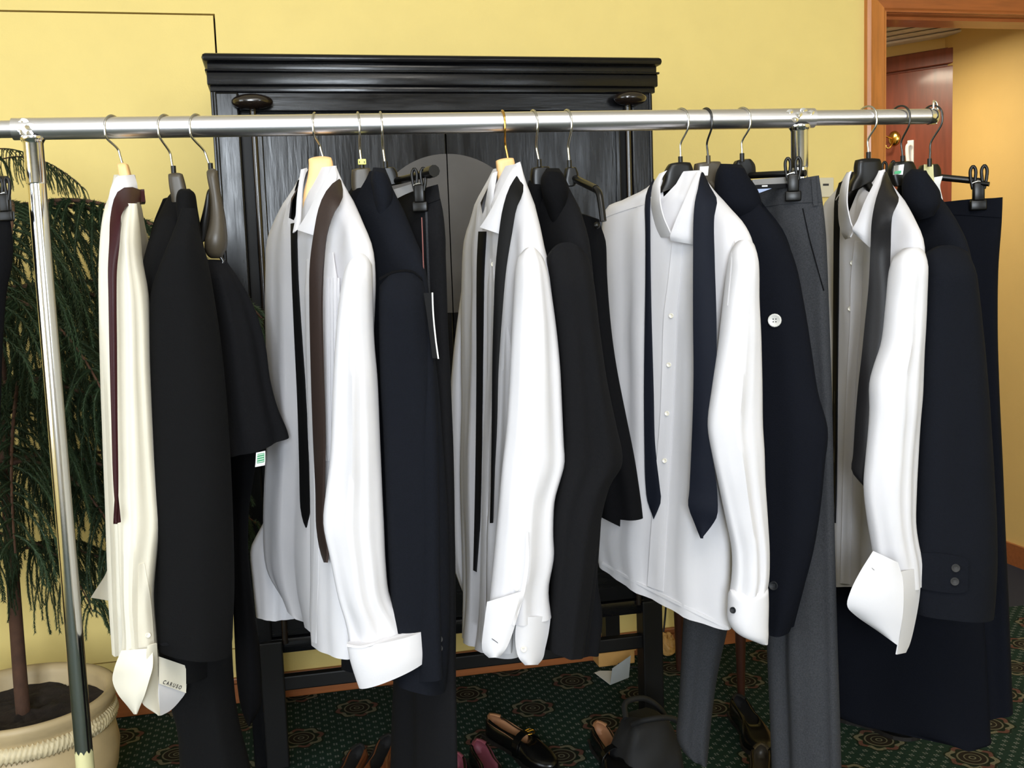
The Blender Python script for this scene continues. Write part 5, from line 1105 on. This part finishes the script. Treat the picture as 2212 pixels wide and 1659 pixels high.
# slouchy black bag
a = F(1352, 1690); b = F(1480, 1660)
k = thing('bag', 'slouchy black bag with handles on the carpet below the front-facing shirt', 'bag', (a+b)/2)
X = b-a; X[2] = 0; wB = np.linalg.norm(X); X /= wB; Yv = np.cross([0, 0, 1.0], X); cB = (a+b)/2; Z = np.array([0, 0, 1.0])
v = []; f = []; nr = 9; ns = 28
for i in range(nr):
    z = i/(nr-1); sx = wB*0.52*(1.05-0.35*z**2); sy = 0.085*(1.0-0.55*z**1.5)
    for j in range(ns):
        t = 2*math.pi*j/ns; c_, s_ = math.cos(t), math.sin(t)
        p = cB+Yv*0.05+X*sx*np.sign(c_)*abs(c_)**0.7+Yv*sy*np.sign(s_)*abs(s_)**0.7+Z*(0.15*z-0.03*z*abs(c_)**3)
        v.append(p+(X*c_+Yv*s_)*0.012*noise.noise((c_*2, s_*2, z*3)))
for i in range(nr-1):
    for j in range(ns): f.append((i*ns+j, i*ns+(j+1) % ns, (i+1)*ns+(j+1) % ns, (i+1)*ns+j))
f.append(tuple(range(ns))); f.append(tuple(range(nr*ns-1, (nr-1)*ns-1, -1)))
obj('body', v, f, M_bag, k)
for s in (-1, 1):
    tube('handle', [cB+Yv*(0.05+0.02*s)+X*-0.05+Z*0.14, cB+Yv*(0.05+0.06*s)+X*-0.03+Z*0.165, cB+Yv*(0.05+0.07*s)+X*0.04+Z*0.16, cB+Yv*(0.05+0.06*s)+X*0.09+Z*0.11, cB+Yv*(0.05+0.09*s)+X*0.10+Z*0.06], 0.008, M_bag, k, n=24)
# small wooden table with tapered legs behind the shirts
f1 = F(1601, 1512); f2 = F(1468, 1447)
off_ = np.array([0.52, -0.02, 0]); k = thing('side_table', 'small dark wooden table with tapered legs behind the grey trousers', 'table', (f1+f2)/2+off_/2)
for q in (f1, f2, f1+off_, f2+off_):
    tube('leg', [q, q+np.array([0, 0, 0.25]), q+np.array([0, 0, 0.44])], [0.011, 0.017, 0.022], M_chair, k, n=6, seg=12)
cc = (f1+f2+off_)/2
MB().box(cc+np.array([0, 0, 0.42]), 0.53, abs(f1[1]-f2[1])+0.06, 0.05, bev=0.004).build('apron', M_chair, k)
MB().box(cc+np.array([0, 0, 0.455]), 0.62, abs(f1[1]-f2[1])+0.14, 0.024, bev=0.008).build('tabletop', M_chair, k, True)
# cable, kraft paper bag, cardboard, leaflet
k = thing('cable', 'black cable hanging down the wall behind the cabinet leg', 'cable', W(1440, 1300, 0.02))
tube('cord', [W(1444, 1180, 0.02), W(1441, 1260, 0.02), W(1437, 1330, 0.022), W(1431, 1380, 0.03), F(1424, 1412, 0.012), F(1400, 1440, 0.008), F(1360, 1440, 0.006), F(1320, 1428, 0.006), F(1285, 1412, 0.006), F(1250, 1420, 0.006)], 0.0035, M_cord, k, n=50, seg=8)
def crumple(name, label, cat, c, sx, sy, sz, m, seed):
    k = thing(name, label, cat, (c[0], c[1], 0)); v = []; f = []; A, B = 22, 12
    for i in range(B+1):
        t = math.pi*i/B
        for j in range(A):
            a_ = 2*math.pi*j/A; st = math.sin(t)**0.6
            n_ = 1+0.28*noise.noise((math.cos(a_)*2+seed, math.sin(a_)*2, t*2))
            v.append((c[0]+sx*st*math.cos(a_)*n_, c[1]+sy*st*math.sin(a_)*n_, max(0.001, sz*(0.5+0.5*math.cos(t))*n_)))
    for i in range(B):
        for j in range(A): f.append((i*A+j, i*A+(j+1) % A, (i+1)*A+(j+1) % A, (i+1)*A+j))
    obj('paper', v, f, m, k, False); return k
crumple('paper_bag', 'crumpled kraft paper bag on the floor between the cabinet leg and the table leg', 'paper bag', F(1442, 1415)-np.array([0, 0.0, 0]), 0.028, 0.03, 0.072, M_kraft, 4)
c = F(1332, 1437); k = thing('cardboard_box', 'flat tan cardboard box lying by the skirting left of the cabinet leg', 'box', c)
MB().box(c+np.array([0.0, 0.03, 0.026]), 0.13, 0.07, 0.05, bev=0.004).build('carton', M_kraft, k); MB().box(c+np.array([0.0, 0.0, 0.052]), 0.134, 0.03, 0.003, bev=0.001).build('flap', M_kraft, k)
c = F(1325, 1482); k = thing('leaflet', 'folded leaflet standing open on the carpet beside the cabinet leg', 'leaflet', c)
dl_, dm, dr_ = F(1284, 1456), F(1318, 1482), F(1358, 1466)
for a_, b_, z0, z1, nm in ((dl_, dm, 0.004, 0.006, 'left_page'), (dm, dr_, 0.055, 0.075, 'right_page')):
    if nm == 'left_page': vv = [a_+Z*.004, b_+Z*.004, F(1330, 1452)+Z*.004, F(1296, 1452)+Z*.004]
    else: vv = [dm+Z*.004, dr_+Z*.004, dr_+Z*.075+np.array([.012, 0.01, 0]), dm+Z*.055+np.array([.012, 0.01, 0])]
    nn = np.cross(vv[1]-vv[0], vv[3]-vv[0]); nn /= np.linalg.norm(nn)
    obj(nm, vv+[p+nn*0.0012 for p in vv], [(0, 1, 2, 3), (4, 5, 6, 7), (0, 1, 5, 4), (1, 2, 6, 5), (2, 3, 7, 6), (3, 0, 4, 7)], M_leaflet if nm == 'right_page' else M_paper, k, False)
